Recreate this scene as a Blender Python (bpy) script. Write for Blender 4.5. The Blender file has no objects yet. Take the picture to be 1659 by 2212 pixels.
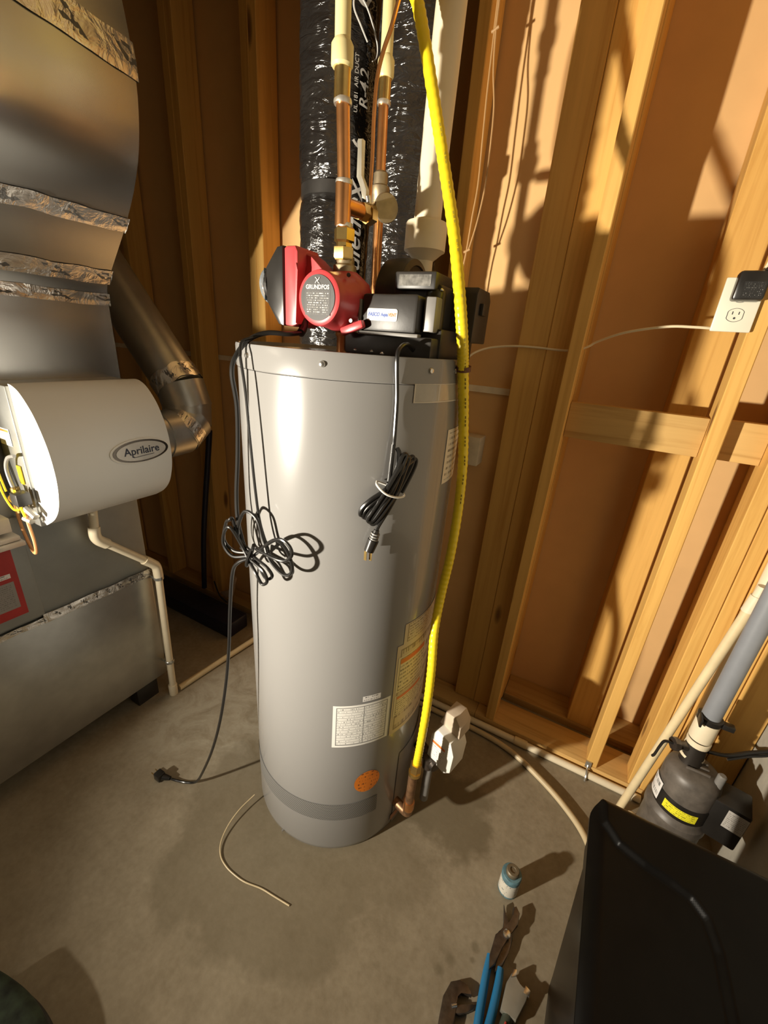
import bpy, bmesh, math, random
from mathutils import Vector, Matrix, noise

# ------------------------------------------------------------------ scene, camera, light
S = bpy.context.scene
COL = S.collection
PI = math.pi
rnd = random.Random(7)

cam_d = bpy.data.cameras.new('camera')
cam = bpy.data.objects.new('camera', cam_d)
COL.objects.link(cam)
_r = Vector((0.87438497, 0.47966598, 0.07329034))
_u = Vector((-0.24278547, 0.30170243, 0.92197118))
_f = Vector((-0.42012634, 0.82395157, -0.38026))
cam.matrix_world = Matrix(((_r.x, _u.x, -_f.x, 0), (_r.y, _u.y, -_f.y, 0), (_r.z, _u.z, -_f.z, 1.5), (0, 0, 0, 1)))
cam_d.sensor_fit = 'HORIZONTAL'
cam_d.sensor_width = 36.0
cam_d.lens = 895.0 / 1659.0 * 36.0
cam_d.clip_start = 0.02
S.camera = cam

W = bpy.data.worlds.new('world')
S.world = W
W.use_nodes = True
W.node_tree.nodes['Background'].inputs[0].default_value = (1.0, 0.76, 0.48, 1)
W.node_tree.nodes['Background'].inputs[1].default_value = 0.065

lamp_d = bpy.data.lights.new('work_light', 'SPOT')
lamp_d.energy = 390.0
lamp_d.color = (1.0, 0.91, 0.76)
lamp_d.spot_size = math.radians(106)
lamp_d.spot_blend = 1.0
lamp_d.shadow_soft_size = 0.035
lamp = bpy.data.objects.new('work_light', lamp_d)
lamp.location = (-1.455, -1.0, 1.04)
lamp.rotation_euler = (Vector((-.42, .9, 1.42)) - Vector(lamp.location)).to_track_quat('-Z', 'Y').to_euler()
COL.objects.link(lamp)

vs = S.view_settings
vs.view_transform = 'Standard'
vs.look = 'None'
vs.gamma = 1.0
vs.use_curve_mapping = False
vs.exposure = 0.42

# ------------------------------------------------------------------ materials
MATS = {}
class NT:
    def __init__(s, name):
        s.m = bpy.data.materials.new(name); s.m.use_nodes = True
        s.t = s.m.node_tree; s.b = s.t.nodes['Principled BSDF']
    def n(s, kind, **kw):
        nd = s.t.nodes.new(kind)
        for k, v in kw.items(): setattr(nd, k, v)
        return nd
    def l(s, a, b): s.t.links.new(a, b)
    def val(s, nd, i, v): nd.inputs[i].default_value = v
    def noise(s, vec, scale, detail=4, rough=.55, dist=0):
        nd = s.n('ShaderNodeTexNoise'); nd.inputs['Scale'].default_value = scale
        nd.inputs['Detail'].default_value = detail; nd.inputs['Roughness'].default_value = rough
        nd.inputs['Distortion'].default_value = dist
        if vec is not None: s.l(vec, nd.inputs['Vector'])
        return nd.outputs['Fac']
    def ramp(s, fac, stops):
        nd = s.n('ShaderNodeValToRGB'); cr = nd.color_ramp
        while len(cr.elements) < len(stops): cr.elements.new(.5)
        for e, (p, c) in zip(cr.elements, stops):
            e.position = p; e.color = (c, c, c, 1) if isinstance(c, (int, float)) else (*c, 1)
        s.l(fac, nd.inputs[0]); return nd.outputs[0]
    def mix(s, fac, a, b, mode='MIX'):
        nd = s.n('ShaderNodeMixRGB', blend_type=mode)
        for i, v in enumerate((fac, a, b)):
            if hasattr(v, 'links'): s.l(v, nd.inputs[i])
            else: nd.inputs[i].default_value = v if i == 0 else (*v, 1)
        return nd.outputs[0]
    def math(s, op, a, b=None, clamp=False):
        nd = s.n('ShaderNodeMath', operation=op); nd.use_clamp = clamp
        for i, v in enumerate((a, b)):
            if v is None: continue
            if hasattr(v, 'links'): s.l(v, nd.inputs[i])
            else: nd.inputs[i].default_value = v
        return nd.outputs[0]
    def coord(s, which='Object', scale=None):
        tc = s.n('ShaderNodeTexCoord'); o = tc.outputs[which]
        if scale:
            mp = s.n('ShaderNodeMapping'); mp.inputs['Scale'].default_value = scale
            s.l(o, mp.inputs['Vector']); o = mp.outputs[0]
        return o
    def bump(s, h, strength, dist=.01):
        nd = s.n('ShaderNodeBump'); nd.inputs['Strength'].default_value = strength
        nd.inputs['Distance'].default_value = dist
        s.l(h, nd.inputs['Height']); s.l(nd.outputs[0], s.b.inputs['Normal'])

def mat(name, col, rough=.5, metal=0., var=.12, scale=18., bump=0., bscale=60., spec=.5, coat=0., trans=0.):
    if name in MATS: return MATS[name]
    t = NT(name)
    c = t.coord('Object')
    f = t.noise(c, scale, 5)
    lo = tuple(max(0, v * (1 - var)) for v in col); hi = tuple(min(1, v * (1 + var)) for v in col)
    t.l(t.ramp(f, [(.3, lo), (.7, hi)]), t.b.inputs['Base Color'])
    t.b.inputs['Roughness'].default_value = rough
    t.b.inputs['Metallic'].default_value = metal
    t.b.inputs['Specular IOR Level'].default_value = spec
    t.b.inputs['Coat Weight'].default_value = coat
    t.b.inputs['Transmission Weight'].default_value = trans
    if bump: t.bump(t.noise(c, bscale, 4), bump)
    MATS[name] = t.m
    return t.m

def wood(name, axis='Z', base=(.74, .43, .12), dark=(.55, .275, .06)):
    t = NT(name)
    sc = {'Z': (38, 38, 1.6), 'X': (1.6, 38, 38)}[axis]
    ks = {'Z': (9, 9, 2.6), 'X': (2.6, 9, 9)}[axis]
    tc = t.n('ShaderNodeTexCoord'); oi = t.n('ShaderNodeObjectInfo')
    add = t.n('ShaderNodeVectorMath', operation='ADD'); t.l(tc.outputs['Object'], add.inputs[0])
    rv = t.n('ShaderNodeCombineXYZ')
    r10 = t.math('MULTIPLY', oi.outputs['Random'], 13.0)
    for i in range(3): t.l(r10, rv.inputs[i])
    t.l(rv.outputs[0], add.inputs[1])
    def mp(s):
        m = t.n('ShaderNodeMapping'); m.inputs['Scale'].default_value = s
        t.l(add.outputs[0], m.inputs['Vector']); return m.outputs[0]
    g = t.noise(mp(sc), 1.0, 6, .6, .6)
    big = t.noise(mp(tuple(v * .22 for v in sc)), 1.0, 3)
    col = t.ramp(g, [(.25, dark), (.5, base), (.8, tuple(min(1, v * 1.12) for v in base))])
    col = t.mix(t.ramp(big, [(.35, 0.), (.7, .45)]), col, tuple(v * .78 for v in base))
    vo = t.n('ShaderNodeTexVoronoi'); vo.inputs['Scale'].default_value = 1.0; t.l(mp(ks), vo.inputs['Vector'])
    kn = t.ramp(vo.outputs['Distance'], [(.0, 1.), (.09, .8), (.16, 0.)])
    gate = t.ramp(t.noise(mp(tuple(v * .5 for v in ks)), 1.0, 1), [(.45, 0.), (.51, 1.)])
    kf = t.mix(1., kn, gate, 'MULTIPLY')
    col = t.mix(kf, col, (.16, .065, .018))
    hv = t.n('ShaderNodeHueSaturation'); t.l(col, hv.inputs['Color'])
    t.l(t.math('ADD', t.math('MULTIPLY', oi.outputs['Random'], .24), .88), hv.inputs['Value'])
    t.l(hv.outputs[0], t.b.inputs['Base Color'])
    t.b.inputs['Roughness'].default_value = .62
    t.b.inputs['Specular IOR Level'].default_value = .25
    t.bump(g, .12, .004)
    MATS[name] = t.m
    return t.m

def print_mat(name, paper, ink, rows=12, rough=.5, density=.5, head=None, cols=0, border=True, fine=40., metal=0.):
    """printed sheet: rows of small type, a ruled border, an optional coloured heading; uses UV"""
    t = NT(name)
    sp = t.n('ShaderNodeSeparateXYZ'); t.l(t.coord('UV'), sp.inputs[0])
    u, v = sp.outputs[0], sp.outputs[1]
    rv = t.math('MULTIPLY', v, float(rows)); fr = t.math('FRACT', rv); fl = t.math('FLOOR', rv)
    cb = t.n('ShaderNodeCombineXYZ'); t.l(t.math('MULTIPLY', u, fine), cb.inputs[0]); t.l(t.math('MULTIPLY', fl, 7.31), cb.inputs[1])
    tx = t.noise(cb.outputs[0], 1.0, 2, .8)
    letters = t.math('GREATER_THAN', tx, 1 - density)
    band = t.math('MULTIPLY', t.math('GREATER_THAN', fr, .3), t.math('LESS_THAN', fr, .72))
    inm = t.math('MULTIPLY', t.math('MULTIPLY', t.math('GREATER_THAN', u, .07), t.math('LESS_THAN', u, .93)),
                 t.math('MULTIPLY', t.math('GREATER_THAN', v, .06), t.math('LESS_THAN', v, .94)))
    k = t.math('MULTIPLY', t.math('MULTIPLY', letters, band), inm)
    if cols:
        k = t.math('MAXIMUM', k, t.math('MULTIPLY', t.math('LESS_THAN', fr, .12), inm))
        k = t.math('MAXIMUM', k, t.math('MULTIPLY', t.math('LESS_THAN', t.math('ABSOLUTE', t.math('SUBTRACT', u, .52)), .006), inm))
    if border:
        inner = t.math('MULTIPLY', t.math('MULTIPLY', t.math('GREATER_THAN', u, .055), t.math('LESS_THAN', u, .945)),
                       t.math('MULTIPLY', t.math('GREATER_THAN', v, .045), t.math('LESS_THAN', v, .955)))
        k = t.math('MAXIMUM', k, t.math('SUBTRACT', inner, inm))
    col = t.mix(t.math('MULTIPLY', k, .85), paper, ink)
    if head:
        hm = t.math('MULTIPLY', t.math('GREATER_THAN', v, .8), t.math('MULTIPLY', t.math('LESS_THAN', v, .93), inm))
        col = t.mix(hm, col, head)
    t.l(col, t.b.inputs['Base Color'])
    t.b.inputs['Roughness'].default_value = rough; t.b.inputs['Metallic'].default_value = metal
    MATS[name] = t.m
    return t.m

def foil(name):
    t = NT(name)
    sp = t.n('ShaderNodeSeparateXYZ'); t.l(t.coord('UV'), sp.inputs[0])
    u, v = sp.outputs[0], sp.outputs[1]
    # slanted blocks of print repeated along the tape
    ph = t.math('FRACT', t.math('ADD', t.math('MULTIPLY', u, 9.0), t.math('MULTIPLY', v, .45)))
    blk = t.math('LESS_THAN', ph, .30)
    cb = t.n('ShaderNodeCombineXYZ'); t.l(t.math('MULTIPLY', u, 70.), cb.inputs[0]); t.l(t.math('MULTIPLY', v, 4.), cb.inputs[1])
    tx = t.math('GREATER_THAN', t.noise(cb.outputs[0], 1.0, 1), .5)
    vm = t.math('MULTIPLY', t.math('GREATER_THAN', v, .22), t.math('LESS_THAN', v, .85))
    k = t.math('MULTIPLY', t.math('MULTIPLY', blk, tx), vm)
    t.l(t.mix(t.math('MULTIPLY', k, .9), (.80, .76, .70), (.03, .03, .03)), t.b.inputs['Base Color'])
    t.l(t.math('SUBTRACT', .85, t.math('MULTIPLY', k, .8)), t.b.inputs['Metallic'])
    t.b.inputs['Roughness'].default_value = .22
    t.bump(t.noise(t.coord('Object'), 22., 4, .55, .6), .22, .02)
    MATS[name] = t.m
    return t.m

def concrete_floor():
    t = NT('concrete_floor')
    g = t.n('ShaderNodeNewGeometry'); P = g.outputs['Position']
    n1 = t.noise(P, 1.7, 6, .6, .5); n2 = t.noise(P, 9., 6, .65); n3 = t.noise(P, 60., 3)
    col = t.ramp(n1, [(.3, (.215, .170, .105)), (.5, (.275, .225, .147)), (.72, (.35, .295, .205))])
    col = t.mix(.45, col, t.ramp(n2, [(.3, (.18, .14, .085)), (.7, (.38, .32, .225))]))
    col = t.mix(.12, col, t.ramp(n3, [(.3, (.1, .09, .07)), (.7, (.5, .45, .36))]))
    def blob(cx, cy, r0, r1, nscale, namp):
        d = t.n('ShaderNodeVectorMath', operation='DISTANCE'); t.l(P, d.inputs[0]); d.inputs[1].default_value = (cx, cy, 0)
        nn = t.noise(P, nscale, 5, .6)
        dd = t.math('ADD', d.outputs['Value'], t.math('MULTIPLY', t.math('SUBTRACT', nn, .5), namp))
        mr = t.n('ShaderNodeMapRange'); t.l(dd, mr.inputs[0]); mr.inputs[1].default_value = r0; mr.inputs[2].default_value = r1
        mr.inputs[3].default_value = 1.; mr.inputs[4].default_value = 0.
        return mr.outputs[0]
    # pale efflorescence scuffed along the furnace side
    pale = t.math('MULTIPLY', blob(-1.12, .92, .22, .40, 4., .35), t.ramp(t.noise(P, 7., 7, .7, 1.2), [(.35, 0.), (.6, 1.)]))
    col = t.mix(t.math('MULTIPLY', pale, .55), col, (.52, .48, .38))
    # damp stains
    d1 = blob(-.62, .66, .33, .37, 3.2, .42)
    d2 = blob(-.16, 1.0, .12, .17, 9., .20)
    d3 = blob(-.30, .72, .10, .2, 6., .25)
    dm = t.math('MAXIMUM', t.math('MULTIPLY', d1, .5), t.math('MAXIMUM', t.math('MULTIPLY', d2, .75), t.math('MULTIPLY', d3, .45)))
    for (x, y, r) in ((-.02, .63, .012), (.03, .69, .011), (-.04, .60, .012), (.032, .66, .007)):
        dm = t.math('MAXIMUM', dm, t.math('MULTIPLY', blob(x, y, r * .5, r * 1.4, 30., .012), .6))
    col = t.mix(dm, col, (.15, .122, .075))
    t.l(col, t.b.inputs['Base Color'])
    t.l(t.math('SUBTRACT', .72, t.math('MULTIPLY', dm, .22)), t.b.inputs['Roughness'])
    t.b.inputs['Specular IOR Level'].default_value = .3
    t.bump(n2, .15, .01)
    MATS['concrete_floor'] = t.m
    return t.m

def grille():
    t = NT('perforated_screen')
    sp = t.n('ShaderNodeSeparateXYZ'); t.l(t.coord('UV'), sp.inputs[0])
    a = t.math('FRACT', t.math('ADD', t.math('MULTIPLY', sp.outputs[0], 110.), t.math('MULTIPLY', t.math('FLOOR', t.math('MULTIPLY', sp.outputs[1], 14.)), .5)))
    b = t.math('FRACT', t.math('MULTIPLY', sp.outputs[1], 14.))
    d = t.math('ADD', t.math('POWER', t.math('SUBTRACT', a, .5), 2.), t.math('POWER', t.math('SUBTRACT', b, .5), 2.))
    k = t.math('LESS_THAN', d, .085)
    t.l(t.mix(k, (.20, .195, .185), (.025, .024, .022)), t.b.inputs['Base Color'])
    t.b.inputs['Roughness'].default_value = .4
    MATS['perforated_screen'] = t.m
    return t.m

WOODZ = wood('stud_wood'); WOODX = wood('plate_wood', 'X', (.62, .39, .14), (.42, .23, .065))
FLOOR = concrete_floor(); FOIL = foil('foil_tape'); GRILLE = grille()
DRY = mat('drywall_paper', (.70, .435, .185), .85, var=.05, scale=6)
DRYEDGE = mat('drywall_edge', (.80, .72, .55), .85)
CONC = mat('foundation_concrete', (.42, .39, .32), .85, var=.14, scale=7, bump=.2, bscale=30)
CEIL = mat('subfloor', (.40, .26, .11), .8, var=.2, scale=9)
TANK = mat('tank_enamel', (.245, .238, .228), .24, var=.02, scale=3, spec=.55, coat=.25)
GALV = mat('galvanised', (.50, .50, .47), .34, .85, var=.10, scale=14, bump=.04, bscale=5)
DUCTM = mat('duct_sheet', (.47, .465, .44), .27, .95, var=.06, scale=5, bump=.06, bscale=3)
CABM = mat('cabinet_steel', (.29, .30, .285), .45, .25, var=.14, scale=6)
HUMW = mat('humidifier_plastic', (.80, .80, .77), .38, var=.015, scale=4)
COPPER = mat('copper', (.72, .34, .13), .30, .95, var=.14, scale=25)
BRASS = mat('brass', (.62, .43, .15), .26, .95, var=.15, scale=40)
BRONZE = mat('dull_bronze', (.34, .27, .17), .45, .7, var=.2, scale=40)
SOLDER = mat('solder', (.62, .58, .50), .4, .8)
CPVC = mat('cream_tube', (.78, .68, .34), .35, var=.05)
PVC = mat('white_pvc', (.78, .68, .49), .35, var=.04)
TANPVC = mat('tan_pvc', (.74, .60, .36), .4, var=.08)
GREYPVC = mat('grey_pvc', (.23, .24, .26), .4, var=.05)
YEL = mat('yellow_coating', (.86, .66, .02), .32, var=.05)
YINK = mat('yellow_ink', (.25, .19, .02), .5)
BLACK = mat('black_plastic', (.018, .016, .014), .30, var=.2)
BLKMAT = mat('black_satin', (.028, .025, .022), .42, var=.25, bump=.05, bscale=20)
CORD = mat('black_cord', (.014, .013, .012), .28, var=.1)
BIN = mat('bin_plastic', (.004, .0035, .003), .30, var=.2, spec=.13)
def film():
    t = NT('black_film')
    c = t.coord('Object', (14, 14, 42))
    t.l(t.ramp(t.noise(c, .3, 3), [(.3, (.012, .010, .009)), (.7, (.026, .023, .020))]), t.b.inputs['Base Color'])
    t.b.inputs['Roughness'].default_value = .17; t.b.inputs['Specular IOR Level'].default_value = .75
    t.bump(t.noise(c, 1.0, 3, .5, 1.6), .55, .016)
    MATS['black_film'] = t.m; return t.m
FLEX = film()
WHITEINK = mat('white_ink', (.62, .60, .56), .5)
RED = mat('red_paint', (.50, .055, .06), .36, var=.06)
DARKPLATE = mat('dark_plate', (.04, .038, .036), .4)
STEEL = mat('bright_steel', (.66, .64, .60), .25, .95)
DKSTEEL = mat('dark_steel', (.12, .10, .085), .35, .8, var=.3, scale=60)
WHITE = mat('white_plastic', (.80, .78, .72), .4, var=.02)
IVORY = mat('ivory_plastic', (.78, .74, .60), .4, var=.02)
INK = mat('dark_ink', (.03, .03, .035), .5)
BLUEINK = mat('blue_ink', (.06, .11, .35), .5); ORINK = mat('orange_ink', (.75, .16, .03), .5)
BLUEGRIP = mat('blue_grip', (.02, .16, .34), .35, var=.1)
GREENGRIP = mat('green_grip', (.05, .06, .045), .4)
REDGRIP = mat('red_grip', (.45, .05, .04), .4)
ROMEX = mat('white_cable', (.78, .66, .44), .4, var=.05)
BEIGEW = mat('beige_cable', (.46, .27, .11), .5, var=.1)
GREY = mat('grey_plastic', (.20, .19, .175), .4)
PUMPBR = mat('pump_brown', (.115, .098, .082), .45, var=.3, scale=30)
NAVY = mat('navy_plastic', (.012, .014, .035), .4)
LENS = mat('clear_lens', (.85, .9, .95), .05, trans=.85)
DIAL = print_mat('dial_face', (.22, .32, .42), (.8, .85, .9), rows=5, density=.45, border=False, fine=9.)
P_TABLE = print_mat('rating_table', (.80, .78, .73), (.10, .10, .10), rows=17, density=.42, cols=1)
P_SMALL = print_mat('serial_strip', (.80, .77, .74), (.12, .12, .12), rows=2, density=.5, border=False, fine=18.)
P_WARN = print_mat('warning_print', (.58, .50, .34), (.08, .06, .04), rows=9, density=.5, head=(.55, .14, .03))
P_WARN2 = print_mat('warning_print_plain', (.50, .41, .29), (.16, .11, .07), rows=7, density=.5)
P_SIDE = print_mat('side_print', (.72, .64, .50), (.10, .07, .05), rows=9, density=.5, border=False)
P_ORANGE = print_mat('orange_print', (.80, .22, .015), (.16, .04, .01), rows=6, density=.45, border=False, fine=14.)
P_RED = print_mat('red_print', (.30, .28, .26), (.16, .15, .14), rows=14, density=.5, border=False)
P_YEL = print_mat('yellow_print', (.85, .78, .03), (.25, .22, .02), rows=4, density=.5, border=False, fine=22.)
P_GREY = print_mat('grey_print', (.45, .42, .38), (.12, .11, .1), rows=10, density=.5, border=False)
P_WHITE = print_mat('white_print', (.82, .80, .76), (.15, .14, .13), rows=8, density=.45, head=(.75, .2, .04), border=False)
P_PLATE = print_mat('plate_print', (.045, .042, .04), (.62, .60, .55), rows=11, density=.46, border=False, fine=26.)
P_ADAPT = print_mat('adapter_print', (.014, .013, .012), (.35, .34, .32), rows=9, density=.40, border=False, fine=24.)
GHOST = mat('clear_pouch', (.40, .37, .31), .15, spec=.7, coat=.6)
SHOE = mat('green_canvas', (.022, .034, .020), .8, var=.8, scale=28)
SOLE = mat('shoe_sole', (.03, .03, .025), .7)
CANBL = mat('can_blue', (.10, .19, .22), .5, var=.35, scale=60)
CANWH = print_mat('can_label', (.62, .58, .49), (.12, .16, .17), rows=6, density=.42, border=False, fine=16.)
CANTOP = mat('can_cap', (.17, .135, .085), .5, .3)
PAPER = mat('paper_stack', (.46, .43, .38), .8, var=.1)
WOODGREY = mat('weathered_block', (.66, .56, .40), .8)

# ------------------------------------------------------------------ geometry helpers
ORG = {}
class G:
    def __init__(s):
        s.bm = bmesh.new(); s.uv = s.bm.loops.layers.uv.new('UVMap')
    def box(s, x0, x1, y0, y1, z0, z1, bev=0., seg=2, rot=None, piv=None):
        r = bmesh.ops.create_cube(s.bm, size=1.0); vs_ = r['verts']
        for v in vs_:
            v.co = Vector((x0 + (v.co.x + .5) * (x1 - x0), y0 + (v.co.y + .5) * (y1 - y0), z0 + (v.co.z + .5) * (z1 - z0)))
        if bev:
            es = list({e for v in vs_ for e in v.link_edges})
            rr = bmesh.ops.bevel(s.bm, geom=es, offset=bev, segments=seg, affect='EDGES', profile=.5)
            vs_ = list({v for f in rr['faces'] for v in f.verts} | {v for v in vs_ if v.is_valid})
        if rot:
            M = Matrix.Translation(piv) @ rot.to_4x4() @ Matrix.Translation(-Vector(piv))
            for v in vs_: v.co = M @ v.co
        return s
    def ring(s, c, a, b, r, n, ph=0.):
        return [s.bm.verts.new(c + a * (r * math.cos(2 * PI * i / n + ph)) + b * (r * math.sin(2 * PI * i / n + ph))) for i in range(n)]
    def skin(s, rings, c0=True, c1=True):
        n = len(rings[0])
        for A, B in zip(rings, rings[1:]):
            for i in range(n):
                s.bm.faces.new((A[i], A[(i + 1) % n], B[(i + 1) % n], B[i]))
        if c0: s.bm.faces.new(list(reversed(rings[0])))
        if c1: s.bm.faces.new(rings[-1])
        return s
    def lathe(s, prof, base, axis=(0, 0, 1), n=32, ph=0.):
        z = Vector(axis).normalized(); a = z.orthogonal().normalized()
        if abs(z.z) > .99: a = Vector((1, 0, 0))
        b = z.cross(a); base = Vector(base)
        return s.skin([s.ring(base + z * h, a, b, max(r, 1e-4), n, ph) for r, h in prof])
    def cyl(s, p0, p1, r0, r1=None, n=20, ph=0.):
        d = Vector(p1) - Vector(p0)
        return s.lathe([(r0, 0), (r1 if r1 is not None else r0, d.length)], p0, d, n, ph)
    def tube(s, pts, r, n=10, step=6, closed=False, raw=False):
        P = [Vector(p) for p in pts]
        Q = []
        if raw: Q = P
        else:
            m = len(P)
            for i in range(m - 1):
                p0 = P[i - 1] if i > 0 else P[0] * 2 - P[1]
                p3 = P[i + 2] if i + 2 < m else P[-1] * 2 - P[-2]
                for k in range(step):
                    t = k / step
                    Q.append(.5 * ((2 * P[i]) + (P[i + 1] - p0) * t + (2 * p0 - 5 * P[i] + 4 * P[i + 1] - p3) * t * t + (3 * P[i] - p0 - 3 * P[i + 1] + p3) * t ** 3))
            Q.append(P[-1])
        a = None; rings = []
        for i, q in enumerate(Q):
            t = (Q[min(i + 1, len(Q) - 1)] - Q[max(i - 1, 0)]).normalized()
            if a is None: a = t.orthogonal().normalized()
            a = (a - t * a.dot(t)).normalized(); b = t.cross(a)
            rr = r(i / (len(Q) - 1)) if callable(r) else r
            rings.append(s.ring(q, a, b, rr, n))
        return s.skin(rings)
    def prism(s, poly, fn, w0, w1, bev=0.):
        A = [s.bm.verts.new(Vector(fn(u, v, w0))) for u, v in poly]
        B = [s.bm.verts.new(Vector(fn(u, v, w1))) for u, v in poly]
        n = len(poly); fs = []
        for i in range(n): fs.append(s.bm.faces.new((A[i], A[(i + 1) % n], B[(i + 1) % n], B[i])))
        fs.append(s.bm.faces.new(list(reversed(A)))); fs.append(s.bm.faces.new(B))
        if bev:
            es = list({e for f in fs[-2:] for e in f.edges})
            bmesh.ops.bevel(s.bm, geom=es, offset=bev, segments=2, affect='EDGES', profile=.5)
        return s
    def grid(s, fn, nu=1, nv=1, back=None):
        V = [[s.bm.verts.new(Vector(fn(i / nu, j / nv))) for j in range(nv + 1)] for i in range(nu + 1)]
        for i in range(nu):
            for j in range(nv):
                f = s.bm.faces.new((V[i][j], V[i + 1][j], V[i + 1][j + 1], V[i][j + 1]))
                for lp, (a, b) in zip(f.loops, ((i, j), (i + 1, j), (i + 1, j + 1), (i, j + 1))):
                    lp[s.uv].uv = (a / nu, b / nv)
        return s
    def flat(s, me2d, fn):
        vs_ = [s.bm.verts.new(Vector(fn(x, y))) for x, y in me2d[0]]
        for f in me2d[1]:
            try: s.bm.faces.new([vs_[i] for i in f])
            except ValueError: pass
        return s

def build(name, g, material, parent=None, ang=35, origin=None):
    bm = g.bm
    bmesh.ops.recalc_face_normals(bm, faces=bm.faces) if not getattr(g, 'keep', False) else None
    xs = [v.co for v in bm.verts]
    lo = Vector((min(v.x for v in xs), min(v.y for v in xs), min(v.z for v in xs)))
    hi = Vector((max(v.x for v in xs), max(v.y for v in xs), max(v.z for v in xs)))
    org = Vector(origin) if origin else Vector(((lo.x + hi.x) / 2, (lo.y + hi.y) / 2, lo.z))
    for v in bm.verts: v.co -= org
    me = bpy.data.meshes.new(name); bm.to_mesh(me); bm.free()
    me.materials.append(material)
    for p in me.polygons: p.use_smooth = True
    me.set_sharp_from_angle(angle=math.radians(ang))
    o = bpy.data.objects.new(name, me); COL.objects.link(o)
    ORG[o.name] = org
    if parent:
        o.parent = parent; o.location = org - ORG[parent.name]
    else: o.location = org
    return o

def thing(name, loc, label, cat, group=None):
    o = bpy.data.objects.new(name, None); COL.objects.link(o)
    o.location = loc; ORG[o.name] = Vector(loc); o.empty_display_size = .05
    return tag(o, label, cat, group)
def tag(o, label, cat, group=None):
    o['label'] = label; o['category'] = cat
    if group: o['group'] = group
    return o
def struct(o): o['kind'] = 'structure'; return o

def text2d(body, size=1., shear=0., align='CENTER', bold=0., spacing=1.):
    cu = bpy.data.curves.new('t', 'FONT'); cu.body = body; cu.size = size; cu.shear = shear
    cu.align_x = align; cu.align_y = 'CENTER'; cu.offset = bold; cu.resolution_u = 3; cu.space_character = spacing
    ob = bpy.data.objects.new('t', cu); COL.objects.link(ob)
    dg = bpy.context.evaluated_depsgraph_get(); dg.update()
    me = bpy.data.meshes.new_from_object(ob.evaluated_get(dg))
    r = ([(v.co.x, v.co.y) for v in me.vertices], [tuple(p.vertices) for p in me.polygons])
    bpy.data.objects.remove(ob); bpy.data.curves.remove(cu); bpy.data.meshes.remove(me)
    return r

# ------------------------------------------------------------------ the room
floor = struct(build('floor', G().box(-3.2, .656, -2.6, 1.9, -.12, 0), FLOOR))
ceiling = struct(build('ceiling', G().box(-3.2, .85, -2.6, 1.9, 2.74, 2.86), CEIL))
wall_right = struct(build('wall_right', G().box(.656, .85, -1.6, 1.9, 0, 2.74), CONC))
wall_left = struct(build('wall_left', G().box(-3.3, -3.2, -2.6, 1.9, 0, 2.74), CONC))
# back wall: drywall of the next room seen from behind, two rows of framing in front of it
wall_back = struct(build('wall_back', G().box(-.20, .655, 1.74, 1.76, 0, 2.74), DRY))
build('drywall_sheet', G().box(-3.2, -.20, 1.52, 1.535, .0, 1.357), DRY, wall_back)
build('drywall_sheet', G().box(-3.2, -.20, 1.52, 1.535, 1.379, 2.74), DRY, wall_back)
build('seam_strip', G().box(-3.2, -.25, 1.513, 1.53, 1.357, 1.379), DRYEDGE, wall_back)
build('bottom_plate', G().box(-3.2, -.20, 1.41, 1.512, 0, .038, .002), WOODX, wall_back)
build('bottom_plate', G().box(-.199, .655, 1.41, 1.55, 0, .038, .002), WOODX, wall_back)
build('bottom_plate', G().box(-.117, .655, 1.60, 1.738, 0, .038, .002), WOODX, wall_back)
def stud(x0, x1, y0=1.412, y1=1.55, z0=.038, z1=2.74):
    return build('stud', G().box(x0, x1, y0, y1, z0, z1, .0025, 1), WOODZ, wall_back)
for a, b in ((-2.63, -2.592), (-2.225, -2.187), (-1.819, -1.781), (-1.781, -1.743), (-1.414, -1.376), (-1.376, -1.338),
             (-.967, -.929), (-.561, -.523)):
    stud(a, b, 1.412, 1.512)
for a, b in ((-.155, -.117), (.247, .285), (.392, .430), (.432, .470), (.474, .56), (.563, .652)):
    stud(a, b, 1.412, 1.502)
stud(-.315, -.226, 1.474, 1.512)
stud(-.225, -.157, 1.474, 1.512)
for a, b in ((-.199, -.118), (.155, .257), (.44, .478)):
    stud(a, b, 1.56 if a < 0 else 1.60, 1.738)
build('blocking', G().box(-.116, .246, 1.455, 1.493, 1.258, 1.368, .002), WOODX, wall_back)
build('blocking', G().box(.286, .391, 1.470, 1.508, 1.258, 1.368, .002), WOODX, wall_back)
build('nailing_block', G().box(-.445, -.380, 1.45, 1.518, 1.105, 1.208, .002), WOODGREY, wall_back)

# ------------------------------------------------------------------ water heater
CX, CY, R, H = -.578, .912, .272, 1.475
def tk(th, r=R, z=0.):
    a = math.radians(th); return (CX + r * math.cos(a), CY + r * math.sin(a), z)
heater = thing('water_heater', (CX, CY, 0), 'tall grey cylindrical water heater standing on the concrete floor', 'water heater')
body = build('tank_jacket', G().lathe([(R - .006, 0), (R - .002, .006), (R, .02), (R, H - .05)], (CX, CY, 0), n=128), TANK, heater)
build('top_cap', G().lathe([(R + .0005, H - .049), (R + .0022, H - .047), (R + .0025, H - .004), (R + .0012, H), (R - .004, H + .0005), (R - .008, H - .008), (.02, H - .006)], (CX, CY, 0), n=128), TANK, heater)
for th in (-110, -70, -24.6, -7, 60, 130):
    a = math.radians(th); d = Vector((math.cos(a), math.sin(a), 0))
    build('cap_screw', G().lathe([(.006, 0), (.006, .002), (.0045, .0045), (.001, .0055)], Vector((CX, CY, H - .022)) + d * (R + .002), d, 12), STEEL, heater)
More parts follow.
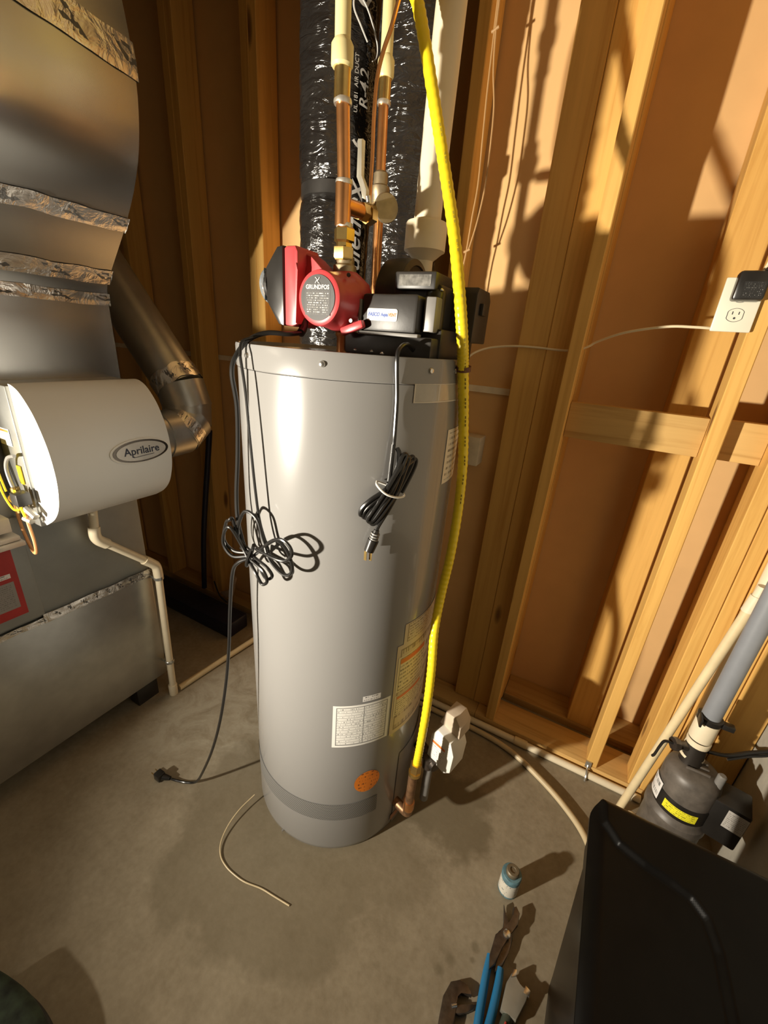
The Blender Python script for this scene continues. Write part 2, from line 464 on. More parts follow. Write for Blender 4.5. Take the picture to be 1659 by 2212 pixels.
def patch(name, m, th0, th1, z0, z1, dr=.0012, nu=16, parent=None):
    return build(name, G().grid(lambda u, v: tk(th0 + (th1 - th0) * u, R + dr, z0 + (z1 - z0) * v), nu, 2), m, parent or heater)
patch('vent_screen', GRILLE, -150, -30, .148, .218, .001, 48)
patch('rating_label', P_TABLE, -61.2, -27.5, .462, .614)
patch('serial_label', P_SMALL, -45, -34.4, .622, .640)
w = patch('warning_label', P_WARN2, -26, 24, .455, .775)
patch('warning_panel', P_WARN, -24.6, 2, .612, .735, .0018, parent=w)
patch('warning_panel', P_WARN, -24.6, 2, .525, .600, .0018, parent=w)
patch('notice_label', P_WARN2, -22, 22, .775, .838)
patch('phone_label', P_SIDE, -6, 26, 1.20, 1.328)
patch('document_pouch', GHOST, -31.5, 0, 1.392, 1.428)
def pouch_edge(t0, t1, z0, z1): patch('pouch_edge', mat('pouch_edge', (.62, .57, .48), .3), t0, t1, z0, z1, .002)
pouch_edge(-31.8, 0, 1.4265, 1.429); pouch_edge(-31.8, 0, 1.391, 1.3935); pouch_edge(-32, -31.3, 1.391, 1.429)
# oval sticker
def oval(u, v):
    a = u * 2 * PI
    return tk(-38.2 + 8.4 * v * math.cos(a), R + .0013, .301 + .043 * v * math.sin(a))
g = G()
cv = g.bm.verts.new(Vector(tk(-38.2, R + .0013, .301)))
rg = [g.bm.verts.new(Vector(oval(i / 40, 1))) for i in range(40)]
for i in range(40):
    f = g.bm.faces.new((cv, rg[i], rg[(i + 1) % 40]))
    for lp, (uu, vv) in zip(f.loops, ((.5, .5), (.5 + .5 * math.cos(i / 40 * 2 * PI), .5 + .5 * math.sin(i / 40 * 2 * PI)), (.5 + .5 * math.cos((i + 1) / 40 * 2 * PI), .5 + .5 * math.sin((i + 1) / 40 * 2 * PI)))):
        lp[g.uv].uv = (uu, vv)
build('oval_sticker', g, P_ORANGE, heater)
# combustion access panel low on the right
patch('access_panel', mat('panel_grey', (.20, .18, .16), .4), -14, 30, .01, .34, .002)
patch('panel_edge', mat('panel_rust', (.36, .17, .09), .5), -16, 8, .03, .055, .003)
g = G().cyl(tk(-95, R - .003, .012), tk(-95, R + .006, .012), .004)
build('drain_screw', g, STEEL, heater)
# pilot-control housing (white faceted box) on the right side
gv = thing('gas_control_valve', (-.24, .95, .2), 'white faceted gas control box on the right side of the heater', 'gas valve')
def gvm(u, v, w_): return (-.205 + u * .82 + w_ * .25, .93 + w_ - u * .28, v)
g = G().prism([(-.062, .262), (-.055, .36), (-.03, .395), (.03, .385), (.05, .345), (.047, .27), (.02, .245), (-.02, .255)], gvm, 0, .075, .004)
build('valve_housing', g, WHITE, gv)
g = G().prism([(-.048, .39), (-.03, .45), (.015, .455), (.04, .43), (.042, .385)], gvm, .03, .09, .004)
build('rear_cover', g, mat('beige_cover', (.55, .45, .34), .6), gv)
build('warning_sticker', G().grid(lambda u, v: gvm(-.052 + u * .07, .275 + v * .075, -.0012)), P_WHITE, gv)
build('outlet_boss', G().cyl((-.30, .985, .245), (-.215, .935, .245), .02).cyl((-.245, .94, .22), (-.245, .94, .262), .017), DKSTEEL, gv)
tag(build('burner_sleeve', G().lathe([(.014, .052), (.0145, .06), (.0145, .205), (.013, .212)], (-.243, .95, 0), n=24), GREY),
    'short grey vertical tube hanging under the white gas control box', 'pipe')

# ------------------------------------------------------------------ yellow gas line with its brass and copper drop
yel = [(-.536, .97, 2.143), (-.521, .965, 2.116), (-.5, .96, 2.081), (-.451, .95, 1.95), (-.409, .94, 1.835), (-.355, .90, 1.708), (-.311, .86, 1.590), (-.293, .86, 1.509), (-.2905, .88, 1.455), (-.288, .92, 1.356), (-.281, .945, 1.244), (-.275, .945, 1.126), (-.274, .935, .999), (-.278, .92, .893), (-.273, .89, .793), (-.256, .86, .681), (-.25, .85, .558), (-.251, .845, .416), (-.252, .84, .342)]
gas = thing('gas_line', (-.25, .82, .14), 'bright yellow corrugated gas hose running down the right of the heater', 'gas hose')
build('yellow_hose', G().tube([(-.72, .99, 2.45)] + yel, lambda t: .0118 + .0006 * math.sin(t * 900), 14, 26), YEL, gas)
g = G()
for i in range(18):   # printed marks down the hose
    k = 3.6 + i * .42; j = int(k); fr = k - j
    if j + 1 >= len(yel): break
    p = Vector(yel[j]).lerp(Vector(yel[j + 1]), fr); d = (Vector(yel[j + 1]) - Vector(yel[j])).normalized()
    out = (Vector((0, 0, 1.5)) - p); out = (out - d * out.dot(d)).normalized(); sd = d.cross(out)
    o2 = (out * .93 - sd * .37)
    c = p + o2 * .0128
    for q in range(3):
        cc = c + d * (q * .009 - .009)
        a = [cc + d * x + sd * y for x, y in ((-.003, -.0012), (.003, -.0012), (.003, .0012), (-.003, .0012))]
        g.bm.faces.new([g.bm.verts.new(v) for v in a])
build('printed_marks', g, YINK, gas)['kind'] = 'stuff'
build('brass_nut', G().cyl((-.2535, .84, .306), (-.2525, .84, .346), .0175, n=6).lathe([(.019, .298), (.019, .31)], (-.254, .84, 0), n=24), BRASS, gas)
build('copper_sleeve', G().lathe([(.0135, .12), (.0135, .30)], (-.258, .84, 0), n=20), mat('stained_copper', (.30, .17, .09), .45, .8, var=.5, scale=40), gas)
build('copper_coupling', G().lathe([(.0165, .135), (.0175, .14), (.0175, .165), (.0165, .17)], (-.258, .84, 0), n=20), COPPER, gas)
build('elbow', G().tube([(-.258, .84, .145), (-.258, .84, .122), (-.268, .844, .108), (-.318, .858, .108)], .015, 14), mat('stained_copper', (0, 0, 0)), gas)
build('strap', G().lathe([(.0125, -.005), (.0155, -.005), (.0155, .005), (.0125, .005)], (-.2905, .882, 1.459), (0, .2, -1), 20).box(-.314, -.3, .884, .896, 1.453, 1.465, .002), mat('rust_strap', (.13, .045, .02), .6), gas)

# ------------------------------------------------------------------ hot pipe with circulating pump
pump = thing('circulator_pump', (-.555, .80, 1.475), 'red circulating pump with a round dark nameplate on the heater top', 'pump')
PX, PZ = -.552, 1.568
build('motor_barrel', G().lathe([(.044, 0), (.049, .003), (.0505, .008), (.0505, .03), (.054, .055), (.058, .075), (.058, .085)], (PX, .728, PZ), (0, 1, 0), 48), RED, pump)
nm = build('nameplate', G().lathe([(.0405, 0), (.0405, .0015)], (PX, .7265, PZ), (0, 1, 0), 48), DARKPLATE, pump)
def disk(x, z): return (PX + x, .7262, PZ + z)
g = G().grid(lambda u, v: disk(-.030 + .06 * u, -.031 + .045 * v), 1, 1)
build('small_print', g, P_PLATE, nm)
def lay(body, size, fn, m, parent, **k): return build('lettering', G().flat(text2d(body, size, **k), fn), m, parent)
lay('GRUNDFOS', .0105, lambda x, y: (PX + x, .7258, PZ + .0185 + y), WHITEINK, nm, bold=.0003)
g = G()   # four-armed emblem
for k in range(4):
    a = PI / 4 + k * PI / 2
    g.tube([(PX, .7257, PZ + .030), (PX + .003 * math.cos(a - .25), .7257, PZ + .030 + .003 * math.sin(a - .25)), (PX + .0075 * math.cos(a), .7257, PZ + .030 + .0075 * math.sin(a))], .0009, 6, 4)
build('emblem', g, WHITEINK, nm)
build('volute', G().lathe([(.03, .46), (.052, .475), (.058, .5), (.058, .53), (.05, .55), (.024, .57)], (PX, .822, PZ - .512), n=36), RED, pump)
build('mounting_lug', G().box(PX + .02, PX + .075, .775, .79, PZ - .062, PZ - .046, .004, 2, Matrix.Rotation(-.35, 3, 'Y'), (PX + .03, .78, PZ - .05)), RED, pump)
for x, z in ((.034, .040), (.042, -.03)):
    build('housing_screw', G().lathe([(.004, 0), (.004, .003)], (PX + x * 1.15, .775, PZ + z * 1.15), (x, -.4, z), 8), DKSTEEL, pump)
# terminal box, black timer cover and dial
box = build('terminal_box', G().prism([(-.647, 1.516), (-.647, 1.656), (-.640, 1.660), (-.618, 1.660), (-.612, 1.650), (-.612, 1.63), (-.616, 1.618), (-.616, 1.545), (-.614, 1.520), (-.622, 1.514)], lambda u, v, w_: (u, w_, v), .740, .815, .004), RED, pump)
build('box_neck', G().prism([(-.618, 1.535), (-.618, 1.655), (-.60, 1.645), (-.565, 1.62), (-.565, 1.535)], lambda u, v, w_: (u, w_, v), .768, .815, .003), RED, pump)
build('side_cap', G().prism([(-.648, 1.515), (-.648, 1.660), (-.662, 1.658), (-.693, 1.622), (-.693, 1.56), (-.662, 1.517)], lambda u, v, w_: (u + .002, w_, v), .735, .803, .003), BLACK, pump)
tm = build('timer_dial', G().lathe([(.037, 0), (.037, .006), (.034, .010)], (-.690, .770, 1.592), (-1, 0, 0), 36), BLACK, pump)
build('dial_face', G().grid(lambda u, v: (-.7008, .740 + .06 * u, 1.562 + .06 * v)), DIAL, tm)
build('dial_cover', G().lathe([(.035, .010), (.036, .014), (.035, .020), (.028, .024), (.001, .026)], (-.690, .770, 1.592), (-1, 0, 0), 36), LENS, tm)
build('strain_relief', G().tube([(-.618, .77, 1.527), (-.612, .757, 1.512), (-.606, .742, 1.503)], .0085, 12, 8), BLACK, pump)
hot = thing('hot_water_pipe', (-.555, .82, 1.475), 'copper pipe rising from the pump into a cream plastic riser', 'pipe')
build('nipple', G().lathe([(.015, 1.468), (.015, 1.50), (.018, 1.505), (.018, 1.53)], (-.552, .822, 0), n=20), COPPER, hot)
build('union', G().lathe([(.018, 1.615), (.024, 1.618), (.024, 1.636), (.019, 1.64), (.019, 1.652)], (-.5535, .82, 0), n=24), BRONZE, hot)
build('brass_fitting', G().lathe([(.0185, 1.645), (.022, 1.65), (.022, 1.668)], (-.554, .815, 0), n=6).lathe([(.0165, 1.668), (.0165, 1.676), (.021, 1.68), (.021, 1.70), (.0165, 1.704)], (-.554, .815, 0), n=6, ph=.3), BRASS, hot)
build('copper_pipe', G().cyl((-.554, .815, 1.70), (-.560, .805, 1.905), .0125, n=24), COPPER, hot)
build('tee', G().lathe([(.0155, 1.705), (.0155, 1.775)], (-.5565, .811, 0), n=24).cyl((-.5565, .811, 1.74), (-.548, .862, 1.742), .0145), COPPER, hot)
for z, x, y in ((1.706, -.5545, .815), (1.776, -.556, .812), (1.893, -.560, .8055)):
    build('solder_ring', G().lathe([(.0160, -.004), (.0170, 0), (.0160, .004)], (x, y, z), n=24), SOLDER, hot)
build('brass_adapter', G().lathe([(.0148, 1.895), (.0148, 1.94), (.0165, 1.945)], (-.561, .804, 0), n=24), BRASS, hot)
build('cream_coupling', G().lathe([(.0165, 1.938), (.0195, 1.942), (.0195, 1.968), (.015, 1.975)], (-.562, .803, 0), n=24), CPVC, hot)
build('cream_riser', G().cyl((-.562, .803, 1.965), (-.569, .80, 2.74), .0138, n=24), CPVC, hot)

cold = thing('cold_water_pipe', (-.598, 1.025, 1.475), 'copper pipe with a round brass valve body and cream riser behind', 'pipe')
build('copper_pipe', G().cyl((-.597, 1.025, 1.468), (-.600, 1.025, 1.80), .0113, n=20).cyl((-.601, 1.025, 1.84), (-.604, 1.025, 1.99), .0113, n=20), COPPER, cold)
build('union', G().lathe([(.013, 1.785), (.020, 1.79), (.020, 1.812), (.022, 1.815), (.022, 1.831), (.0165, 1.835), (.0165, 1.857), (.013, 1.861)], (-.600, 1.025, 0), n=24), BRONZE, cold)
build('brass_adapter', G().lathe([(.0135, 1.982), (.0135, 2.024), (.015, 2.03)], (-.603, 1.025, 0), n=24), BRASS, cold)
build('solder_ring', G().lathe([(.0145, 1.979), (.0155, 1.983), (.0145, 1.987)], (-.603, 1.025, 0), n=20), SOLDER, cold)
build('cream_coupling', G().lathe([(.0155, 2.024), (.0182, 2.029), (.0182, 2.053), (.0145, 2.06)], (-.603, 1.025, 0), n=24), CPVC, cold)
build('cream_riser', G().cyl((-.603, 1.025, 2.05), (-.607, 1.025, 2.74), .013, n=20), CPVC, cold)

valve = thing('ball_valve', (-.56, .93, 1.74), 'brass ball valve with an upright lever between the two copper pipes', 'valve')
build('hex_nut', G().cyl((-.549, .858, 1.742), (-.551, .882, 1.744), .0175, n=6).cyl((-.551, .888, 1.744), (-.554, .914, 1.746), .0185, n=6, ph=.3), BRASS, valve)
build('valve_body', G().lathe([(.013, 0), (.016, .012), (.016, .035), (.013, .05), (.012, .13)], (-.550, .875, 1.743), (-.10, .35, .12), 20), BRASS, valve)
g = G().lathe([(.004, -.005), (.027, -.004), (.029, 0), (.027, .004), (.004, .005)], (-.545, .962, 1.772), (.75, -.55, -.1), 28)
build('check_disc', g, BRONZE, valve)
build('stem', G().cyl((-.552, .905, 1.755), (-.556, .90, 1.778), .006), STEEL, valve)
build('lever', G().prism([(0, 0), (.010, .004), (.012, .022), (.024, .045), (.024, .118), (.014, .118), (.014, .048), (.0, .022)], lambda u, v, w_: (-.556 - u * .9, .90 + w_ - u * .3, 1.770 + v * .86), -.006, .006, .001), mat('lever_zinc', (.55, .52, .42), .4, .6), valve)

tag(build('copper_tube', G().tube([(-.47, .95, 2.40), (-.507, .95, 2.20), (-.525, .95, 2.13), (-.539, .95, 2.096), (-.552, .95, 2.06), (-.567, .95, 2.029), (-.578, .95, 1.989), (-.581, .95, 1.931), (-.58, .95, 1.862), (-.578, .945, 1.80), (-.566, .925, 1.758)], .0042, 8), COPPER),
    'thin copper tube slanting down to the brass ball valve', 'tube')

# ------------------------------------------------------------------ power-vent blower
bl = thing('vent_blower', (-.42, .92, 1.475), 'black power-vent blower assembly sitting on top of the heater', 'blower')
build('hood_base', G().box(-.535, -.335, .80, 1.03, 1.472, 1.512, .004).box(-.50, -.33, .835, 1.04, 1.468, 1.53, .004), BLKMAT, bl)
fp = build('front_housing', G().box(-.492, -.369, .795, .90, 1.517, 1.586, .006), BLKMAT, bl)
build('rim', G().box(-.498, -.362, .792, .81, 1.510, 1.517, .0015).box(-.4985, -.4935, .792, .81, 1.510, 1.575, .001), GREY, fp)
br = build('brand_plate', G().prism([(-.474 + .004 * (math.cos(a) if i // 5 in (0, 3) else math.cos(a)) + (.060 if i // 5 in (0, 3) else 0), 1.541 + .004 * math.sin(a) + (.014 if i // 5 in (0, 1) else 0)) for i, a in enumerate([q * PI / 2 + k * PI / 8 for q in range(4) for k in range(5)])], lambda u, v, w_: (u, w_, v), .7935, .7955), WHITE, fp)
lay('FASCO', .0095, lambda x, y: (-.4625 + x * .88, .7931, 1.548 + y), BLUEINK, br, shear=.15, bold=.0005)
lay('Aqua', .0085, lambda x, y: (-.4385 + x * .88, .7931, 1.548 + y), BLUEINK, br, bold=.0005)
lay('VENT', .0085, lambda x, y: (-.4205 + x * .85, .7931, 1.548 + y), ORINK, br, bold=.0004)
for x, y, z in ((-.478, .84, 1.586), (-.452, .84, 1.586), (-.35, .86, 1.60), (-.50, .79, 1.478), (-.46, .79, 1.478), (-.425, .77, 1.476), (-.40, .79, 1.478)):
    build('screw_head', G().lathe([(.0045, 0), (.0045, .002), (.002, .004)], (x, y, z), n=10), STEEL, bl)
build('scroll_drum', G().lathe([(.072, 0), (.078, .004), (.080, .02), (.080, .052), (.078, .062), (.066, .066), (.064, .062), (.01, .062)], (-.512, .948, 1.592), (1, 0, 0), 56), BLKMAT, bl)
build('scroll_throat', G().prism([(.88, 1.50), (.80, 1.60), (.815, 1.615), (.90, 1.56)], lambda u, v, w_: (w_, u + .02, v - .03), -.490, -.470, .003), BLKMAT, bl)
build('motor_case', G().box(-.458, -.350, .86, .98, 1.53, 1.612, .006).box(-.449, -.358, .845, .965, 1.60, 1.632, .004), BLKMAT, bl)
build('motor_sticker', G().grid(lambda u, v: (-.438 + .07 * u, .8442, 1.606 + .02 * v)), mat('silver_sticker', (.20, .19, .17), .25, .4, var=.5, scale=90), bl)
build('switch_box', G().box(-.364, -.340, .815, .848, 1.522, 1.585, .003), GREY, bl)
build('capacitor', G().lathe([(.019, 0), (.021, .003), (.021, .09), (.018, .097)], (-.366, .872, 1.505), n=24), mat('olive_case', (.045, .04, .018), .3, var=.2), bl)
build('end_cover', G().prism([(.925, 1.510), (.925, 1.602), (.935, 1.616), (1.01, 1.616), (1.025, 1.60), (1.025, 1.510)], lambda u, v, w_: (w_, u, v), -.365, -.296, .004), BLKMAT, bl)
build('end_clip', G().box(-.297, -.288, .95, .98, 1.565, 1.588, .002), BLKMAT, bl)
build('outlet_collar', G().lathe([(.03, 1.50), (.03, 1.624), (.024, 1.626)], (-.485, 1.05, 0), n=28), BLKMAT, bl)
pv = thing('vent_pipe', (-.485, 1.05, 1.63), 'thick cream PVC vent pipe rising from the blower through a reducer', 'pipe')
build('rubber_boot', G().lathe([(.02, 1.628), (.02, 1.656)], (-.485, 1.05, 0), n=24), mat('boot_copper', (.42, .22, .10), .5), pv)
build('reducer', G().lathe([(.0225, 1.652), (.0225, 1.684), (.044, 1.702), (.0485, 1.704), (.0485, 1.758), (.046, 1.762), (.033, 1.764)], (-.483, 1.05, 0), n=48), PVC, pv)
build('pipe', G().cyl((-.483, 1.05, 1.755), (-.462, 1.05, 2.74), .0315, n=40), PVC, pv)

# ------------------------------------------------------------------ insulated flexible ducts behind the heater
def flex(x, y, r, z0, z1, label, seed, strap=None):
    t = thing('flexible_duct', (x, y, z0), label, 'flexible duct', 'black flexible ducts behind the heater')
    g = G(); n = 96; m = 260; rings = []
    for j in range(m + 1):
        z = z0 + (z1 - z0) * j / m; ring = []
        rr = r
        if strap and abs(z - strap) < .05: rr = r - .012 * math.exp(-((z - strap) / .03) ** 2)
        for i in range(n):
            a = 2 * PI * i / n
            w1 = noise.noise(Vector((math.cos(a) * 3.2 + seed, math.sin(a) * 3.2, z * 7)))
            w2 = noise.noise(Vector((a * 9 + seed, z * 55, seed)))
            w3 = noise.noise(Vector((math.cos(a) * 1.2, math.sin(a) * 1.2 + seed, z * 2.2)))
            q = rr + .005 * w1 + .0032 * w2 + .006 * w3
            ring.append(g.bm.verts.new((x + q * math.cos(a) + .008 * math.sin(z * 2.1 + seed), y + q * math.sin(a) * .95, z)))
        rings.append(ring)
    g.skin(rings)
    build('jacket', g, FLEX, t, 60)
    if strap:
        build('strap', G().lathe([(r - .004, strap - .018), (r + .001, strap - .016), (r + .001, strap + .016), (r - .004, strap + .018)], (x + .004, y, 0), n=64), BLKMAT, t)
    return t
f1 = flex(-.910, 1.285, .108, .02, 2.74, 'black film-wrapped flexible duct with big white lettering', 1.3, 1.90)
f2 = flex(-.658, 1.285, .103, .02, 2.74, 'black film-wrapped flexible duct behind the thick cream vent pipe', 7.7)
def on_duct(cx, cy, r, az0):
    # text runs up the duct; its baseline direction is +z, letter tops point to -azimuth
    def fn(zc, da=0.):
        def q(x, y):
            a = math.radians(az0 + da) - y / r
            return (cx + (r + .0065) * math.cos(a), cy + (r + .0065) * math.sin(a) * .95, zc + x)
        return q
    return fn
od = on_duct(-.901, 1.285, .108, -32)
def ink(body, size, zc, da, **k): build('lettering', G().flat(text2d(body, size, **k), od(zc, da)), WHITEINK, f1)
ink('Quietflex', .074, 1.77, 2, shear=.35, bold=.0008)
ink('6', .046, 2.005, 4, bold=.0014)
ink('R-4.2', .038, 2.125, 10, shear=.1, bold=.0006)
ink('UL 181  AIR DUCT', .015, 2.13, -3)
ink('CLASS 1', .015, 2.12, -14)
ink('Quietflex', .064, 2.395, 2, shear=.35, bold=.0008)
for zc in (1.605, 2.245):
    sw = on_duct(-.901, 1.285, .108, -30)(zc)
    build('swash', G().tube([sw(-.055, -.038), sw(-.04, -.056), sw(-.01, -.054), sw(.03, -.02), sw(.05, .004), sw(.045, .022), sw(.025, .022), sw(.0, .004), sw(-.025, -.018)], lambda t_: .0012 + .0028 * t_ * (1.3 - t_), 6, 8), WHITEINK, f1)
build('clamp_tail', G().box(-.570, -.545, 1.275, 1.30, 1.90, 1.945, .004), BLACK, f2)

# ------------------------------------------------------------------ cords
def loops(g, P, r=.0038): g.tube(P, r, 8, 8)
pc = thing('appliance_cord', (-.70, .63, .0), 'long black cord tied in loops left of the heater, its plug on the floor', 'cord')
c1 = [(-.606, .742, 1.503), (-.615, .712, 1.499), (-.645, .685, 1.498), (-.668, .66, 1.484), (-.684, .64, 1.456), (-.692, .63, 1.42), (-.694, .64, 1.348), (-.706, .645, 1.245), (-.713, .64, 1.145), (-.702, .63, 1.081), (-.674, .62, 1.02)]
build('cable', G().tube(c1, .0048, 10, 8), CORD, pc)
g = G()
loops(g, [(-.664, .628, 1.452), (-.652, .626, 1.382), (-.642, .622, 1.289), (-.632, .62, 1.181), (-.622, .62, 1.106), (-.6, .62, 1.044), (-.585, .61, 1.03)], .0030)
loops(g, [(-.664, .628, 1.452), (-.67, .64, 1.478), (-.66, .66, 1.488)], .003)
for P in ([(-.659, .62, 1.019), (-.701, .61, 1.016), (-.731, .61, 1.037), (-.72, .61, 1.083), (-.697, .60, 1.1), (-.691, .605, 1.102), (-.688, .615, 1.051), (-.669, .625, 1.011)],
          [(-.659, .612, 1.014), (-.695, .600, 1.008), (-.722, .60, 1.03), (-.716, .60, 1.065), (-.695, .60, 1.082), (-.675, .61, 1.04), (-.655, .61, 1.01)],
          [(-.651, .62, 1.021), (-.69, .615, 1.057), (-.662, .612, 1.125), (-.622, .61, 1.12), (-.604, .61, 1.071), (-.585, .605, 1.035), (-.552, .605, 1.011), (-.528, .605, 1.014), (-.519, .605, 1.038), (-.535, .605, 1.074), (-.563, .605, 1.088), (-.593, .608, 1.068), (-.625, .61, 1.035)],
          [(-.641, .61, 1.023), (-.611, .6, 1.007), (-.591, .6, .984), (-.573, .6, .997), (-.583, .596, 1.017), (-.62, .602, 1.024), (-.658, .612, 1.025), (-.685, .618, 1.026)],
          [(-.645, .603, 1.012), (-.615, .592, .995), (-.597, .592, .972), (-.581, .592, .985), (-.59, .59, 1.01), (-.63, .596, 1.02)],
          [(-.628, .61, 1.044), (-.568, .6, 1.045), (-.536, .6, 1.048), (-.516, .6, 1.068), (-.522, .6, 1.088), (-.547, .6, 1.097), (-.59, .607, 1.069), (-.64, .61, 1.02)]):
    loops(g, P)
build('coil', g, CORD, pc)
build('tie', G().tube([(-.632, .600, 1.045), (-.640, .595, 1.02), (-.648, .598, 1.0), (-.655, .612, 1.005), (-.650, .622, 1.035), (-.640, .615, 1.048)], .0045, 8), CORD, pc)
build('drop', G().tube([(-.649, .61, 1.014), (-.677, .6, .997), (-.7, .6, .958), (-.719, .6, .843), (-.729, .595, .724), (-.748, .59, .591), (-.783, .585, .433), (-.835, .585, .277), (-.905, .59, .12), (-.955, .595, .03), (-.995, .585, .0075), (-1.03, .572, .007), (-1.055, .562, .012)], .0042, 10, 8), CORD, pc)
pl = build('plug', G().cyl((-1.052, .563, .013), (-1.078, .553, .014), .007, .012, 12).box(-1.105, -1.075, .535, .563, .002, .03, .004), CORD, pc)
build('prong', G().box(-1.125, -1.104, .541, .5425, .010, .016).box(-1.125, -1.104, .556, .5575, .010, .016), BRASS, pl)

bc = thing('appliance_cord', (-.365, .72, 1.07), 'black power cord bundled with a white tie on the heater front', 'cord')
build('cable', G().tube([(-.372, .80, 1.488), (-.370, .77, 1.497), (-.369, .74, 1.492), (-.368, .725, 1.472), (-.365, .732, 1.401), (-.363, .731, 1.339), (-.361, .727, 1.312)], .0042, 10, 8), CORD, bc)
bund1 = [(-.361, .727, 1.312), (-.361, .724, 1.275), (-.362, .718, 1.227), (-.377, .706, 1.186), (-.392, .695, 1.167), (-.403, .685, 1.163), (-.399, .682, 1.18), (-.384, .688, 1.2), (-.36, .709, 1.225), (-.349, .723, 1.258), (-.344, .737, 1.29), (-.339, .744, 1.29), (-.34, .733, 1.268), (-.349, .719, 1.22), (-.363, .706, 1.185), (-.381, .699, 1.151), (-.389, .692, 1.154), (-.375, .697, 1.185), (-.358, .705, 1.222), (-.343, .729, 1.268), (-.335, .758, 1.285), (-.331, .763, 1.281), (-.334, .756, 1.259), (-.344, .735, 1.217), (-.357, .721, 1.176), (-.371, .709, 1.14), (-.374, .706, 1.129)]
bund2 = [(-.355, .732, 1.305), (-.351, .736, 1.289), (-.358, .733, 1.239), (-.376, .714, 1.189), (-.387, .702, 1.162), (-.395, .693, 1.156), (-.382, .698, 1.187), (-.36, .718, 1.228), (-.344, .744, 1.284), (-.34, .751, 1.29)]
g = G(); g.tube(bund1, .0045, 8, 8); g.tube(bund2, .0045, 8, 8)
g.tube([(x + .004, y + .006, z - .006) for x, y, z in bund1[3:24]], .0045, 8, 8)
build('coil', g, CORD, bc)
build('tie', G().tube([(-.385, .712, 1.234), (-.374, .694, 1.232), (-.355, .698, 1.217), (-.338, .718, 1.208), (-.332, .737, 1.208), (-.345, .742, 1.214), (-.37, .728, 1.225), (-.385, .712, 1.234)], .0022, 8), WHITE, bc)
pl = build('plug', G().cyl((-.374, .706, 1.129), (-.378, .702, 1.106), .006, .010, 12).cyl((-.378, .702, 1.106), (-.384, .696, 1.080), .0125, .011, 12), BLACK, bc)
for q in range(3):
    build('ridge', G().cyl((-.3752 - q * .001, .7045 - q * .001, 1.122 - q * .006), (-.3758 - q * .001, .7040 - q * .001, 1.119 - q * .006), .0098, n=12), GREY, pl)
build('prong', G().box(-.392, -.386, .690, .6915, 1.058, 1.080, 0, 2).box(-.384, -.378, .6985, .70, 1.056, 1.078), BRASS, pl)

# ------------------------------------------------------------------ furnace stack on the left
def prof(z):
    T = ((1.0, -1.42), (1.55, -1.42), (1.585, -1.415), (1.613, -1.397), (1.733, -1.287), (1.80, -1.235), (1.86, -1.20), (1.915, -1.180), (1.98, -1.168), (2.04, -1.166), (2.12, -1.175), (2.25, -1.20), (2.5, -1.24), (2.74, -1.26))
    for (a, x), (b, y) in zip(T, T[1:]):
        if z <= b:
            t = (z - a) / (b - a); return x + (y - x) * t
    return T[-1][1]
YF, YE = -.35, .83
base = thing('return_air_box', (-1.72, .3, 0), 'low wide galvanised return air box below the furnace', 'duct box')
build('sheet_box', G().box(-2.05, -1.42, YF, .826, .10, .607, .003), GALV, base)
build('corner_flange', G().box(-1.46, -1.425, .826, .866, .10, .585, .002), GALV, base)
for x in (-1.95, -1.50):
    for y in (-.2, .70): build('foot_block', G().box(x, x + .06, y, y + .09, 0, .10, .003), BLKMAT, base)
def tape(name, z_fn, hw, y0, y1, parent, xf=prof, off=.002, seed=1.):
    def fn(u, v):
        y = y0 + (y1 - y0) * u
        z = z_fn(u) + hw * (2 * v - 1) + .004 * noise.noise(Vector((y * 14, seed, v)))
        return (xf(z) + off + .0025 * abs(noise.noise(Vector((y * 30, z * 60, seed)))), y, z)
    g = G().grid(fn, 90, 8)
    return build(name, g, FOIL, parent, 80)
tape('foil_tape', lambda u: .604, .016, .465, .832, base, lambda z: -1.42, .003, 4.)
tape('foil_tape', lambda u: .60, .010, -.2, .47, base, lambda z: -1.42, .002, 9.)

fu = thing('furnace', (-1.72, .3, .607), 'grey steel furnace cabinet standing on the return air box', 'furnace')
build('side_panel', G().box(-2.05, -1.424, YF, .822, .612, 1.31, .004), CABM, fu)
build('panel_lip', G().box(-1.423, -1.412, .30, .470, .624, .96, .003), CABM, fu)
lb = build('rating_sheet', G().box(-1.414, -1.4105, .30, .432, .655, .872), mat('label_red', (.42, .025, .02), .5), fu)
build('printed_area', G().grid(lambda u, v: (-1.4098, .30 + .118 * u, .684 + .088 * v)), P_RED, lb)
build('white_bar', G().grid(lambda u, v: (-1.4098, .33 + .085 * u, .785 + .014 * v)), P_SMALL, lb)
# folded papers and a control box wedged beside the cabinet
tag(build('manual_stack', G().box(-1.41, -1.33, .26, .445, .905, .918, .002).box(-1.405, -1.34, .28, .44, .920, .932, .002).box(-1.41, -1.35, .27, .43, .945, .985, .002), PAPER),
    'stack of grey papers at the furnace side below the wires', 'papers')

